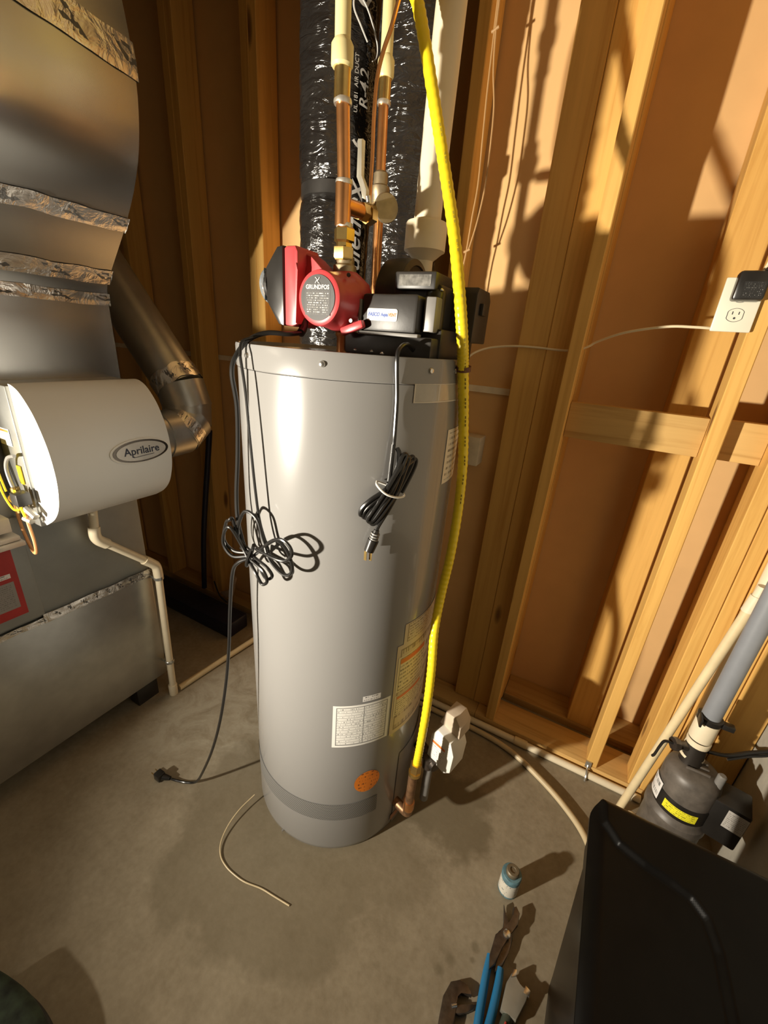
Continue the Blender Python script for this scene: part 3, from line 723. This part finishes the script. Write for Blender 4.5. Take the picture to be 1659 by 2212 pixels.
du = thing('supply_plenum', (-1.72, .3, 1.31), 'shiny sheet metal supply plenum bulging outward above the furnace', 'duct')
zs = [1.312, 1.40, 1.50, 1.55, 1.56, 1.585, 1.600, 1.613, 1.65, 1.69, 1.733] + [1.75 + i * .03 for i in range(34)]
poly = [(prof(z), z) for z in zs] + [(-2.05, zs[-1]), (-2.05, 1.312)]
build('sheet_metal', G().prism(poly, lambda u, v, w_: (u, w_, v), YF, YE), DUCTM, du, 25)
for k, (zc, hw, dz) in enumerate(((1.552, .016, .004), (1.612, .018, .0), (1.738, .016, .0), (2.055, .035, .10))):
    tape('foil_tape', lambda u, zc=zc, dz=dz: zc + dz * (1 - u), hw, YF, YE + .004, du, prof, .0025, k * 3.7)
    g = G()    # tape folded round the far edge, crumpled
    def fold(u, v, zc=zc, hw=hw, k=k):
        z = zc + hw * (2 * v - 1); x = prof(z) + .004 - .03 * u
        return (x, YE + .003 + .006 * abs(noise.noise(Vector((x * 90, z * 80, k)))), z)
    build('tape_fold', g.grid(fold, 10, 8), FOIL, du, 80)
build('standing_seam', G().box(-1.425, -1.412, .70, .712, 1.312, 1.325), BLACK, du)

# humidifier
hu = thing('humidifier', (-1.30, .64, .95), 'white curved-front humidifier mounted on the furnace plenum', 'humidifier')
hp = [(-1.302, .972), (-1.285, .965), (-1.262, .975), (-1.225, .998), (-1.195, 1.03), (-1.177, 1.07), (-1.168, 1.11), (-1.167, 1.15), (-1.173, 1.195), (-1.188, 1.24), (-1.21, 1.282), (-1.245, 1.32), (-1.275, 1.335), (-1.298, 1.338)]
def smoothp(P, k=5):
    Q = []
    for i in range(len(P) - 1):
        p0 = P[max(i - 1, 0)]; p1 = P[i]; p2 = P[i + 1]; p3 = P[min(i + 2, len(P) - 1)]
        for j in range(k):
            t = j / k
            Q.append(tuple(.5 * (2 * b + (c - a) * t + (2 * a - 5 * b + 4 * c - d) * t * t + (3 * b - a - 3 * c + d) * t ** 3) for a, b, c, d in zip(p0, p1, p2, p3)))
    Q.append(P[-1]); return Q
HP = smoothp(hp)
cover = build('front_cover', G().prism(HP, lambda u, v, w_: (u, w_, v), .483, .802, .006), HUMW, hu, 30)
build('rear_frame', G().box(-1.4185, -1.303, .478, .806, .955, 1.332, .003), GALV, hu)
build('black_channel', G().box(-1.416, -1.408, .464, .476, 1.02, 1.332), BLACK, hu)
build('yellow_tag', G().box(-1.345, -1.325, .474, .4765, 1.075, 1.125), YEL, hu)
build('data_sticker', G().grid(lambda u, v: (-1.40 + .06 * u, .4765, 1.175 + .045 * v)), P_WHITE, hu)
def hx(z):
    for (x0, z0), (x1, z1) in zip(HP, HP[1:]):
        if x0 > -1.28 and z0 <= z <= z1: return x0 + (x1 - x0) * (z - z0) / (z1 - z0)
    return -1.167
LY, LZ = .708, 1.155
def logo(x, y, off): return (hx(LZ + y) + off, LY + x, LZ + y)
def ellipse(ry, rz, off, th):
    g = G(); n = 56; pr = [(0, 0), (1, th)]
    outer = [g.bm.verts.new(logo(ry * math.cos(2 * PI * i / n), rz * math.sin(2 * PI * i / n), off)) for i in range(n)]
    back = [g.bm.verts.new(logo(ry * math.cos(2 * PI * i / n), rz * math.sin(2 * PI * i / n), -.001)) for i in range(n)]
    rows = 10; cen = []
    for q in range(1, rows):
        f_ = 1 - q / rows
        cen.append([g.bm.verts.new(logo(f_ * ry * math.cos(2 * PI * i / n), f_ * rz * math.sin(2 * PI * i / n), off)) for i in range(n)])
    g.skin([back, outer] + cen, False, True)
    return g
lo_ = build('badge_bezel', ellipse(.090, .036, .0030, 0), WHITE, cover)
build('badge_ring', ellipse(.083, .0315, .0042, 0), mat('chrome_ring', (.18, .16, .14), .12, .9), cover)
build('badge_face', ellipse(.074, .0265, .0054, 0), mat('brushed_badge', (.60, .58, .54), .3, .25), cover)
t2 = text2d('Aprilaire', .030, bold=.0004)
build('lettering', G().flat(t2, lambda x, y: logo(x, y + .002, .0062)), mat('navy_ink', (.02, .025, .05), .4), cover)
build('underline', G().tube([logo(-.026, -.012, .0062), logo(-.026, -.0155, .0062), logo(.0, -.014, .0062), logo(.034, -.0125, .0062)], .0007, 6, 6), mat('navy_ink', (0, 0, 0)), cover)
# solenoid valve, wires and supply tube at the near end of the humidifier
sv = thing('solenoid_valve', (-1.33, .45, 1.0), 'small brass solenoid valve with yellow wires beside the humidifier', 'valve')
build('valve_body', G().cyl((-1.36, .455, 1.035), (-1.30, .452, 1.025), .012, n=12).cyl((-1.335, .455, 1.0), (-1.335, .455, 1.07), .010, n=12), BRASS, sv)
build('coil_case', G().box(-1.322, -1.285, .435, .468, 1.03, 1.065, .004), BLKMAT, sv)
build('fitting', G().cyl((-1.30, .455, 1.02), (-1.268, .46, 1.0), .009, n=8).cyl((-1.31, .45, .99), (-1.285, .455, .985), .008, n=8), SOLDER, sv)
build('yellow_wire', G().tube([(-1.40, .44, 1.16), (-1.385, .44, 1.10), (-1.37, .44, 1.045), (-1.345, .443, 1.01), (-1.31, .445, 1.015)], .0028, 8).tube([(-1.405, .45, 1.15), (-1.39, .45, 1.09), (-1.378, .45, 1.05)], .0028, 8).tube([(-1.315, .445, 1.07), (-1.305, .445, 1.04), (-1.295, .447, 1.0)], .004, 8), YEL, sv)
build('yellow_tape', G().box(-1.415, -1.372, .440, .446, 1.135, 1.185, .002), YEL, sv)
build('grey_tube', G().tube([(-1.305, .462, 1.16), (-1.335, .458, 1.15), (-1.352, .455, 1.12), (-1.348, .455, 1.08), (-1.33, .455, 1.05)], .0045, 8), GREY, sv)
tag(build('supply_tube', G().tube([(-1.295, .45, 1.02), (-1.297, .45, .978), (-1.290, .45, .925), (-1.298, .45, .890), (-1.318, .452, .885), (-1.352, .458, .90), (-1.39, .465, .95), (-1.40, .468, 1.0)], .0042, 8), mat('orange_tube', (.62, .30, .12), .4)),
    'orange water tube hanging in a loop under the brass solenoid valve', 'tube')

# bypass duct
bp = thing('bypass_duct', (-1.4, 1.0, 1.1), 'round galvanised bypass duct with an elbow beside the white humidifier', 'duct')
build('collar', G().cyl((-1.375, .808, 1.135), (-1.375, .93, 1.135), .080, n=40), GALV, bp)
E0 = [Vector((-1.375, .925, 1.135)), Vector((-1.375, .985, 1.138)), Vector((-1.380, 1.030, 1.170)), Vector((-1.392, 1.045, 1.225)), Vector((-1.412, 1.042, 1.285))]
for k in range(4):
    a, b = E0[k], E0[k + 1]; d = (b - a).normalized()
    build('elbow_gore', G().cyl(a - d * .014, b + d * .016, .0835 + .0014 * (k % 2), n=40), GALV, bp)
d1 = (Vector((-1.93, .985, 1.93)) - E0[4]).normalized()
build('pipe', G().cyl(E0[4], (-1.93, .985, 1.93), .0825, n=40), GALV, bp)
g = G()
a = d1.orthogonal().normalized(); b = d1.cross(a)
def wrap(u, v):
    q = u * 2 * PI
    rr = .0862 + .0025 * abs(noise.noise(Vector((math.cos(q) * 8, math.sin(q) * 8, v * 3))))
    return E0[4] + d1 * (.002 + .055 * v + .012 * noise.noise(Vector((q * 2, 1, 1)))) + a * (rr * math.cos(q)) + b * (rr * math.sin(q))
build('foil_tape', g.grid(wrap, 60, 6), FOIL, bp, 80)
def tab(u, v):
    q = math.radians(-60 + 95 * u); d = (E0[2] - E0[1]).normalized(); a = Vector((1, 0, 0)); b = d.cross(a)
    return E0[1] + d * (.0 + .045 * v) - a * (.0865 * math.cos(q) * -1) + b * (.0865 * math.sin(q))
build('seam_tape', G().grid(tab, 16, 3), FOIL, bp, 80)

# humidifier drain
dr = thing('drain_pipe', (-1.385, .82, 0), 'cream PVC drain pipe bending down from the humidifier along the furnace', 'pipe')
build('pipe', G().cyl((-1.372, .647, .953), (-1.385, .645, .85), .0135).cyl((-1.385, .655, .818), (-1.385, .80, .672), .0135).cyl((-1.385, .833, .60), (-1.385, .822, .035), .0135), PVC, dr)
for P in ([(-1.384, .6455, .872), (-1.385, .644, .84), (-1.385, .652, .82), (-1.385, .675, .797)], [(-1.385, .788, .684), (-1.385, .815, .657), (-1.385, .830, .635), (-1.385, .833, .592)]):
    build('elbow', G().tube(P, .0175, 16, 6), PVC, dr)
build('coupling', G().lathe([(.0175, 0), (.0178, .012), (.0178, .048), (.016, .052)], (-1.385, .821, 0), n=20), PVC, dr)
for z, y in ((.578, .833), (.17, .825)):
    build('clip', G().lathe([(.0165, z), (.018, z + .002), (.018, z + .012), (.0165, z + .014)], (-1.385, y, 0), n=20).box(-1.42, -1.402, y - .012, y + .012, z, z + .012), GALV, dr)
tag(build('floor_drain_pipe', G().tube([(-1.378, .845, .0145), (-1.365, 1.0, .0145), (-1.345, 1.2, .0145), (-1.337, 1.30, .0145)], .0135, 14, 4), TANPVC), 'cream PVC pipe lying on the floor from furnace drain toward the studs', 'pipe')
wp = thing('wall_drain_pipe', (-.4, 1.385, 0), 'white PVC pipe lying along the foot of the stud wall', 'pipe')
build('pipe', G().tube([(-1.33, 1.318, .0145), (-1.32, 1.36, .0145), (-1.29, 1.385, .0145), (-1.2, 1.387, .0145), (-.4, 1.389, .0145), (.44, 1.389, .0145)], .0138, 16, 6), PVC, wp)
build('coupling', G().cyl((-.02, 1.389, .0165), (.03, 1.389, .0165), .0165), TANPVC, wp)
build('pipe_strap', G().tube([(.255, 1.408, .042), (.255, 1.400, .033), (.255, 1.388, .0325), (.255, 1.371, .02), (.255, 1.366, .003)], .004, 8).box(.245, .265, 1.405, 1.412, .03, .06), GALV, wp)
tag(build('floor_hose', G().tube([(-.62, 1.352, .012), (-.35, 1.352, .012), (-.153, 1.352, .012), (-.011, 1.328, .012), (.125, 1.262, .012), (.214, 1.200, .012), (.268, 1.145, .012), (.30, 1.08, .012), (.31, 1.0, .012)], .0105, 12, 8), mat('tan_hose', (.60, .48, .29), .4, var=.08)),
    'tan plastic hose curving over the concrete floor to the black bin', 'hose')

# things in the dark corner behind the furnace
tag(build('floor_beam', G().box(-2.2, -1.46, 1.20, 1.33, 0, .085, .008), NAVY), 'dark navy bar lying on the floor at the studs behind the furnace', 'bar')
tag(build('leaning_tube', G().tube([(-1.705, 1.385, 1.03), (-1.71, 1.385, .98), (-1.80, 1.37, .45), (-1.83, 1.36, .095)], .014, 12), NAVY), 'dark blue tube leaning on the studs below the round bypass duct', 'tube')
tag(build('paint_stick', G().prism([(0, 0), (.05, .03), (.09, .16), (.07, .17), (.03, .06), (-.05, .02)], lambda u, v, w_: (-1.66 + u, 1.365 + w_ + .0 * v, .085 + v), 0, .012, .002), mat('pale_trim', (.50, .36, .24), .7)), 'pale angled offcut propped at the wall behind the dark bar', 'offcut')
tag(build('bent_wire', G().tube([(-1.74, 1.36, .17), (-1.68, 1.34, .11), (-1.62, 1.335, .0895)], .004, 6), BLACK), 'short black wire curling over the dark navy bar', 'wire')

# ------------------------------------------------------------------ cables, outlet
tag(build('branch_cable', G().tube([(-.505, 1.40, 1.44), (-.463, 1.405, 1.462), (-.438, 1.42, 1.487), (-.398, 1.455, 1.506), (-.326, 1.464, 1.516), (-.254, 1.466, 1.517), (-.19, 1.46, 1.514), (-.14, 1.455, 1.516), (-.105, 1.453, 1.53), (-.085, 1.45, 1.544), (-.019, 1.42, 1.571), (.074, 1.41, 1.59), (.136, 1.41, 1.592), (.187, 1.415, 1.591)], .0034, 8), ROMEX),
    'white electrical cable strung across the studs to the outlet', 'cable')
lv = thing('control_cable', (-.5, 1.39, 1.7), 'brown pair of low-voltage wires hanging down the stud by the vent pipe', 'cable')
g = G()
g.tube([(-.502, 1.39, 2.72), (-.502, 1.39, 2.298), (-.501, 1.39, 2.259), (-.499, 1.39, 2.136), (-.495, 1.39, 2.037), (-.491, 1.39, 1.932), (-.496, 1.39, 1.854), (-.5, 1.39, 1.772), (-.506, 1.39, 1.698), (-.508, 1.39, 1.55)], .0024, 6)
build('strand', g, BEIGEW, lv)
build('strand', G().tube([(-.497, 1.39, 2.72), (-.498, 1.39, 2.298), (-.497, 1.39, 2.259), (-.49, 1.39, 2.181), (-.475, 1.39, 2.104), (-.47, 1.39, 2.024), (-.469, 1.39, 1.93), (-.479, 1.39, 1.842), (-.494, 1.39, 1.772)], .0024, 6), BEIGEW, lv)
for z in (2.26, 1.77): build('tie', G().cyl((-.508, 1.39, z - .004), (-.49, 1.39, z + .004), .0035, n=8), BEIGEW, lv)

oc = thing('wall_outlet', (.215, 1.40, 1.585), 'ivory duplex outlet plate mounted beside the bright stud', 'outlet')
OY = 1.398
build('box', G().box(.178, .246, OY + .006, 1.46, 1.592, 1.70, .002), mat('box_blue', (.10, .13, .2), .5), oc)
pt = build('cover_plate', G().box(.168, .250, OY, OY + .006, 1.584, 1.704, .003), IVORY, oc)
for zc in (1.665, 1.622):
    rc = build('receptacle', G().prism([(.017 * max(-.85, min(.85, math.cos(a))) * 1.05 + .209, zc + .0145 * math.sin(a)) for a in [i * 2 * PI / 40 for i in range(40)]], lambda u, v, w_: (u, w_, v), OY - .0016, OY + .001), IVORY, oc)
    build('gap', G().prism([(.0182 * max(-.87, min(.87, math.cos(a))) * 1.05 + .209, zc + .0155 * math.sin(a)) for a in [i * 2 * PI / 40 for i in range(40)]], lambda u, v, w_: (u, w_, v), OY - .0004, OY + .001), INK, pt)
    build('slot', G().box(.2015, .2035, OY - .002, OY, zc + .001, zc + .008).box(.2145, .2165, OY - .002, OY, zc + .001, zc + .0075).cyl((.209, OY - .002, zc - .007), (.209, OY, zc - .007), .0025, n=10), INK, rc)
ad = thing('power_adapter', (.215, 1.37, 1.65), 'black square power adapter plugged into the ivory outlet', 'adapter')
build('case', G().box(.185, .245, 1.352, 1.392, 1.650, 1.712, .006), BLACK, ad)
build('prong', G().box(.2015, .2035, 1.39, 1.398, 1.668, 1.674).box(.2145, .2165, 1.39, 1.398, 1.668, 1.674), STEEL, ad)
build('printed_text', G().grid(lambda u, v: (.199 + .042 * u, 1.3515, 1.655 + .034 * v)), P_ADAPT, ad)
build('cord', G().tube([(.232, 1.368, 1.708), (.238, 1.366, 1.722), (.245, 1.368, 1.74), (.262, 1.375, 1.80), (.28, 1.385, 1.88)], lambda t: .006 - .0035 * min(1, t * 2.5), 8), BLACK, ad)
tag(build('feed_cable', G().tube([(.231, 1.402, 1.708), (.2395, 1.40, 1.76), (.2395, 1.40, 1.95), (.2395, 1.40, 2.3), (.2395, 1.40, 2.72)], .0034, 8), ROMEX), 'white cable running up the stud above the outlet', 'cable')

# ------------------------------------------------------------------ pump with grey discharge pipe on the right
ej = thing('filter_pump', (.475, 1.22, 0), 'brown-grey pump housing with a yellow label behind the black bin', 'pump')
build('lower_body', G().lathe([(.075, 0), (.078, .01), (.078, .20), (.082, .21), (.082, .235), (.074, .245), (.072, .262)], (.475, 1.22, 0), n=40), PUMPBR, ej)
build('black_band', G().lathe([(.0735, .258), (.0745, .262), (.0745, .312), (.0735, .316)], (.475, 1.22, 0), n=40), BLACK, ej)
def cylp(cx, cy, r, t0, t1, z0, z1):
    return lambda u, v: (cx + r * math.cos(math.radians(t0 + (t1 - t0) * u)), cy + r * math.sin(math.radians(t0 + (t1 - t0) * u)), z0 + (z1 - z0) * v)
build('yellow_label', G().grid(cylp(.475, 1.22, .0757, -135, -68, .272, .303), 16, 2), P_YEL, ej)
build('white_label', G().grid(cylp(.475, 1.22, .0757, -190, -150, .268, .335), 10, 2), P_SMALL, ej)
build('domed_cap', G().lathe([(.072, .314), (.072, .375), (.068, .395), (.056, .408), (.03, .414), (.001, .415)], (.475, 1.22, 0), n=40), PUMPBR, ej)
for k in (-.02, .0, .02): build('cap_rib', G().box(.445, .505, 1.216 + k, 1.224 + k, .40, .420, .003), PUMPBR, ej)
build('cap_knob', G().lathe([(.011, .39), (.011, .438), (.008, .442)], (.525, 1.195, 0), n=14), GREY, ej)
sb = build('switch_box', G().box(.515, .615, 1.165, 1.255, .235, .375, .006, 2, Matrix.Rotation(-.2, 3, 'Z'), (.55, 1.2, .3)), BLACK, ej)
build('data_label', G().grid(lambda u, v: (.558 + .045 * u, 1.166 - .011 * u - .004, .30 + .065 * v)), P_GREY, sb)
build('neck', G().cyl((.46, 1.235, .40), (.458, 1.24, .497), .03, .026, 20), mat('black_iron', (.035, .028, .022), .5, .4), ej)
for z, r_ in ((.432, .031), (.482, .029), (.49, .03)):
    build('seal_ring', G().lathe([(r_ - .002, -.006), (r_, -.004), (r_, .004), (r_ - .002, .006)], (.459, 1.24, z), (-.02, .05, 1), 24), PVC, ej)
build('side_port', G().cyl((.459, 1.24, .46), (.40, 1.215, .465), .014, n=14).cyl((.412, 1.22, .464), (.398, 1.214, .465), .019, n=8), DKSTEEL, ej)
build('hook_wire', G().tube([(.40, 1.214, .466), (.378, 1.21, .465), (.372, 1.21, .44), (.37, 1.215, .40), (.368, 1.22, .385)], .004, 8), BLACK, ej)
gp = thing('discharge_pipe', (.465, 1.245, .5), 'thick grey plastic pipe rising from the brown pump', 'pipe')
build('white_coupling', G().lathe([(.029, .50), (.0295, .505), (.0295, .565), (.027, .57)], (.459, 1.243, 0), n=28), PVC, gp)
build('hose_clamp', G().lathe([(.028, .565), (.031, .567), (.031, .583), (.028, .585)], (.46, 1.244, 0), n=28).box(.487, .515, 1.225, 1.245, .567, .583, .002).box(.43, .436, 1.20, 1.235, .565, .59, .002), BLACK, gp)
build('grey_pipe', G().cyl((.46, 1.244, .56), (.482, 1.25, 2.74), .0235, n=28), GREYPVC, gp)
tp = thing('tan_riser', (.38, 1.30, 0), 'long tan plastic tube leaning beside the grey pipe', 'pipe')
build('tube', G().cyl((.366, 1.30, .0), (.452, 1.30, .93), .0128, n=18), TANPVC, tp)
build('fitting', G().cyl((.4505, 1.30, .905), (.456, 1.30, .955), .0165, n=18).cyl((.455, 1.30, .95), (.458, 1.30, .985), .013, n=18), PVC, tp)
tag(build('white_riser', G().cyl((.487, 1.375, .040), (.487, 1.375, 2.74), .0185, n=20), PVC), 'white plastic pipe standing against the boards behind the grey pipe', 'pipe')
tag(build('pump_power_cable', G().tube([(.655, 1.32, .54), (.645, 1.31, .50), (.596, 1.3, .466), (.545, 1.275, .448), (.492, 1.25, .455)], .0058, 8).tube([(.655, 1.32, .528), (.645, 1.305, .488), (.596, 1.295, .456), (.548, 1.27, .438)], .004, 8), CORD), 'black cable sagging from the concrete wall to the brown pump', 'cable')
tag(build('elbow_stub', G().tube([(.375, 1.245, .03), (.385, 1.24, .075), (.388, 1.235, .09), (.392, 1.228, .09)], .016, 14), PVC), 'small white elbow fitting at the foot of the brown pump', 'fitting')

# ------------------------------------------------------------------ black bin in the corner
bn = thing('storage_bin', (.43, .53, 0), 'large black plastic bin with a sculpted lid', 'bin')
def rrect(x0, x1, y0, y1, r, k=8):
    P = []
    for cx, cy, a0 in ((x1 - r, y1 - r, 0), (x0 + r, y1 - r, PI / 2), (x0 + r, y0 + r, PI), (x1 - r, y0 + r, 1.5 * PI)):
        for i in range(k + 1):
            a = a0 + i * PI / 2 / k; P.append((cx + r * math.cos(a), cy + r * math.sin(a)))
    return P
def shell(levels):
    g = G(); rings = []
    for z, ins, r in levels:
        rings.append([g.bm.verts.new((x, y, z)) for x, y in rrect(.172 + ins, .640 - ins, .22 + ins, .802 - ins, r)])
    return g.skin(rings)
build('tub', shell([(0, .052, .05), (.01, .046, .055), (.06, .043, .06), (.50, .016, .06), (.505, .010, .06), (.545, .008, .06), (.55, .014, .06)]), BIN, bn)
build('rim_band', shell([(.552, .010, .06), (.555, .004, .06), (.572, .003, .06), (.576, .010, .06)]), BIN, bn)
RP = [(.185, .80), (.195, .735), (.222, .703), (.268, .688), (.31, .681), (.340, .672), (.360, .650), (.371, .605), (.376, .50), (.38, .30), (.38, .1)]
def sd(x, y):
    best = 9; sg = 1
    for (ax, ay), (bx, by) in zip(RP, RP[1:]):
        dx, dy = bx - ax, by - ay; t = max(0, min(1, ((x - ax) * dx + (y - ay) * dy) / (dx * dx + dy * dy)))
        qx, qy = x - ax - t * dx, y - ay - t * dy; d = math.hypot(qx, qy)
        if d < best: best = d; sg = 1 if dx * qy - dy * qx > 0 else -1
    return best * sg
def lidz(x, y):
    d = sd(x, y)
    s_ = max(0, min(1, (d + .006) / .012)); s_ = s_ * s_ * (3 - 2 * s_)
    e = min(x - .172, .640 - x, y - .22, .802 - y)
    edge = max(0, min(1, e / .03)); edge = 1 - (1 - edge) ** 2
    return .590 + .030 * edge - .013 * (1 - s_) * edge
g = G(); NX, NY = 190, 220
V = [[None] * (NY + 1) for _ in range(NX + 1)]
bx_ = rrect(.172, .640, .22, .802, .055, 10)
def clampr(x, y):
    r = .055; cx = min(max(x, .172 + r), .640 - r); cy = min(max(y, .22 + r), .802 - r)
    dx, dy = x - cx, y - cy; d = math.hypot(dx, dy)
    if d > r: x, y = cx + dx / d * r, cy + dy / d * r
    return x, y
for i in range(NX + 1):
    for j in range(NY + 1):
        x, y = clampr(.172 + .468 * i / NX, .22 + .582 * j / NY)
        V[i][j] = g.bm.verts.new((x, y, lidz(x, y)))
for i in range(NX):
    for j in range(NY):
        g.bm.faces.new((V[i][j], V[i + 1][j], V[i + 1][j + 1], V[i][j + 1]))
bmesh.ops.remove_doubles(g.bm, verts=g.bm.verts, dist=1e-6)
lid = build('lid', g, BIN, bn, 60)
build('lid_skirt', shell([(.577, .006, .055), (.578, .0, .055), (.590, -.0005, .055), (.592, .004, .055)]), BIN, bn)

# ------------------------------------------------------------------ small things on the floor
cn = thing('cement_can', (.076, .868, 0), 'small blue and white solvent can standing on the concrete', 'can')
build('can_body', G().lathe([(.026, 0), (.028, .002), (.028, .008), (.0275, .010), (.0275, .072)], (.076, .868, 0), n=32), CANBL, cn)
build('paper_label', G().grid(cylp(.076, .868, .0279, -215, 100, .006, .061), 32, 2), CANWH, cn)
build('shoulder', G().lathe([(.0285, .071), (.0285, .077), (.026, .081), (.019, .082), (.017, .080)], (.076, .868, 0), n=32), CANBL, cn)
build('cap', G().lathe([(.0175, .080), (.0185, .082), (.0185, .093), (.016, .096), (.009, .096), (.008, .093), (.001, .093)], (.076, .868, 0), n=28), CANTOP, cn)

pw = thing('groove_pliers', (.095, .68, 0), 'tongue-and-groove pliers with blue handles lying on the concrete', 'pliers')
def onf(u, v, w_): return (u, v, w_)
build('lower_jaw', G().prism([(.075, .745), (.077, .765), (.089, .782), (.087, .800), (.080, .818), (.076, .835), (.083, .820), (.094, .800), (.108, .79), (.116, .765), (.112, .735), (.104, .70), (.090, .68)], onf, .004, .017, .002), DKSTEEL, pw)
build('upper_jaw', G().prism([(.071, .75), (.068, .70), (.074, .672), (.086, .69), (.093, .73), (.105, .77), (.121, .80), (.120, .83), (.108, .842), (.100, .834), (.106, .818), (.100, .795), (.088, .77)], onf, .016, .028, .002), DKSTEEL, pw)
build('pivot', G().lathe([(.010, .026), (.010, .031), (.006, .033)], (.098, .765, 0), n=16), STEEL, pw)
build('grip', G().tube([(.070, .705, .016), (.071, .66, .014), (.075, .60, .013), (.078, .55, .013), (.075, .49, .013)], lambda t: .0085 + .002 * math.sin(t * PI), 12), BLUEGRIP, pw)
build('grip', G().tube([(.1005, .695, .014), (.103, .66, .013), (.102, .60, .013), (.098, .55, .013), (.102, .49, .013)], lambda t: .0085 + .002 * math.sin(t * PI), 12), BLUEGRIP, pw)

pw.location.y -= .018
aw = thing('adjustable_wrench', (.02, .54, 0), 'dark adjustable wrench with an open jaw beside the blue pliers', 'wrench')
def arc(cx, cy, r, a0, a1, n=10): return [(cx + r * math.cos(math.radians(a0 + (a1 - a0) * i / n)), cy + r * math.sin(math.radians(a0 + (a1 - a0) * i / n))) for i in range(n + 1)]
build('fixed_jaw', G().prism([(.0, .46), (-.008, .52), (-.012, .555), (-.004, .588), (.014, .602), (.035, .603), (.048, .595), (.050, .590), (.040, .588), (.024, .583), (.018, .572), (.022, .555), (.027, .53), (.028, .46)], onf, .003, .017, .002), DKSTEEL, aw)
build('movable_jaw', G().prism([(.021, .558), (.032, .563), (.052, .573), (.064, .582), (.060, .570), (.046, .556), (.034, .545), (.023, .542)], onf, .004, .016, .0015), DKSTEEL, aw)
build('worm_screw', G().cyl((.012, .548, .017), (.022, .556, .017), .0045, n=12), STEEL, aw)
gr = thing('pipe_wrench', (.14, .60, 0), 'grey-headed pipe wrench with a red mark beside the black bin', 'wrench')
build('head', G().prism([(.118, .60), (.120, .655), (.128, .678), (.138, .684), (.141, .670), (.150, .664), (.160, .668), (.172, .662), (.170, .645), (.155, .60)], onf, .004, .028, .003), mat('cast_grey', (.30, .28, .23), .45, .3, var=.15), gr)
build('jaw_insert', G().prism([(.127, .667), (.130, .687), (.138, .690), (.140, .676)], onf, .010, .030, .0015).prism([(.160, .655), (.163, .672), (.176, .668), (.175, .655)], onf, .010, .030, .0015), STEEL, gr)
build('handle', G().tube([(.139, .615, .015), (.132, .57, .014), (.126, .52, .013), (.122, .46, .013)], .0125, 12), GREENGRIP, gr)
build('red_stripe', G().tube([(.134, .585, .0265), (.130, .56, .0262), (.128, .545, .0256)], .0025, 8), REDGRIP, gr)
tag(build('wire_offcut', G().tube([(-.752, .668, .028), (-.762, .61, .022), (-.760, .558, .014), (-.745, .515, .007), (-.718, .490, .0035), (-.681, .479, .0025), (-.64, .477, .0025), (-.604, .480, .0025), (-.555, .492, .0025), (-.512, .497, .0025), (-.458, .503, .0025)], .0021, 8), mat('pale_wire', (.62, .50, .30), .4)),
    'thin pale wire offcut curling on the concrete before the heater', 'wire')

sh = thing('shoe', (-.80, .0, 0), 'dark green patterned shoe standing on the concrete', 'shoe')
def shoe_sec(t):   # t 0 heel .. 1 toe ; along +x
    w_ = .040 + .012 * math.sin(min(1, t * 1.1) * PI); 
    if t > .85: w_ *= math.sqrt(max(.02, 1 - ((t - .85) / .16) ** 2))
    h_ = .095 - .045 * t if t < .75 else (.061 - .02 * (t - .75) / .25) * (1 if t < .93 else math.sqrt(max(.05, 1 - ((t - .93) / .075) ** 2)))
    return w_, h_
def shoe_mesh(z0, hs, grow, n=20, m=26):
    g = G(); rings = []
    for i in range(m + 1):
        t = i / m; w_, h_ = shoe_sec(t); w_ += grow; ring = []
        x = -.955 + .285 * t; yc = -.002 + .012 * math.sin(t * 2.6)
        for k in range(n):
            a = 2 * PI * k / n
            yy = math.cos(a); zz = math.sin(a)
            yy = math.copysign(abs(yy) ** .7, yy)
            ring.append(g.bm.verts.new((x, yc + yy * w_, z0 + max(0, (zz * .5 + .5)) ** .8 * (h_ if hs is None else hs))))
        rings.append(ring)
    return g.skin(rings)
build('upper', shoe_mesh(.022, None, 0), SHOE, sh, 60)
build('sole', shoe_mesh(0, .026, .005), SOLE, sh, 60)
for k in range(3):
    build('lace', G().tube([(-.80 + k * .03, -.038, .098 - k * .008), (-.79 + k * .03, -.014, .104 - k * .008), (-.785 + k * .03, .01, .094 - k * .008)], .0028, 6), mat('lace', (.10, .11, .08), .8), sh)
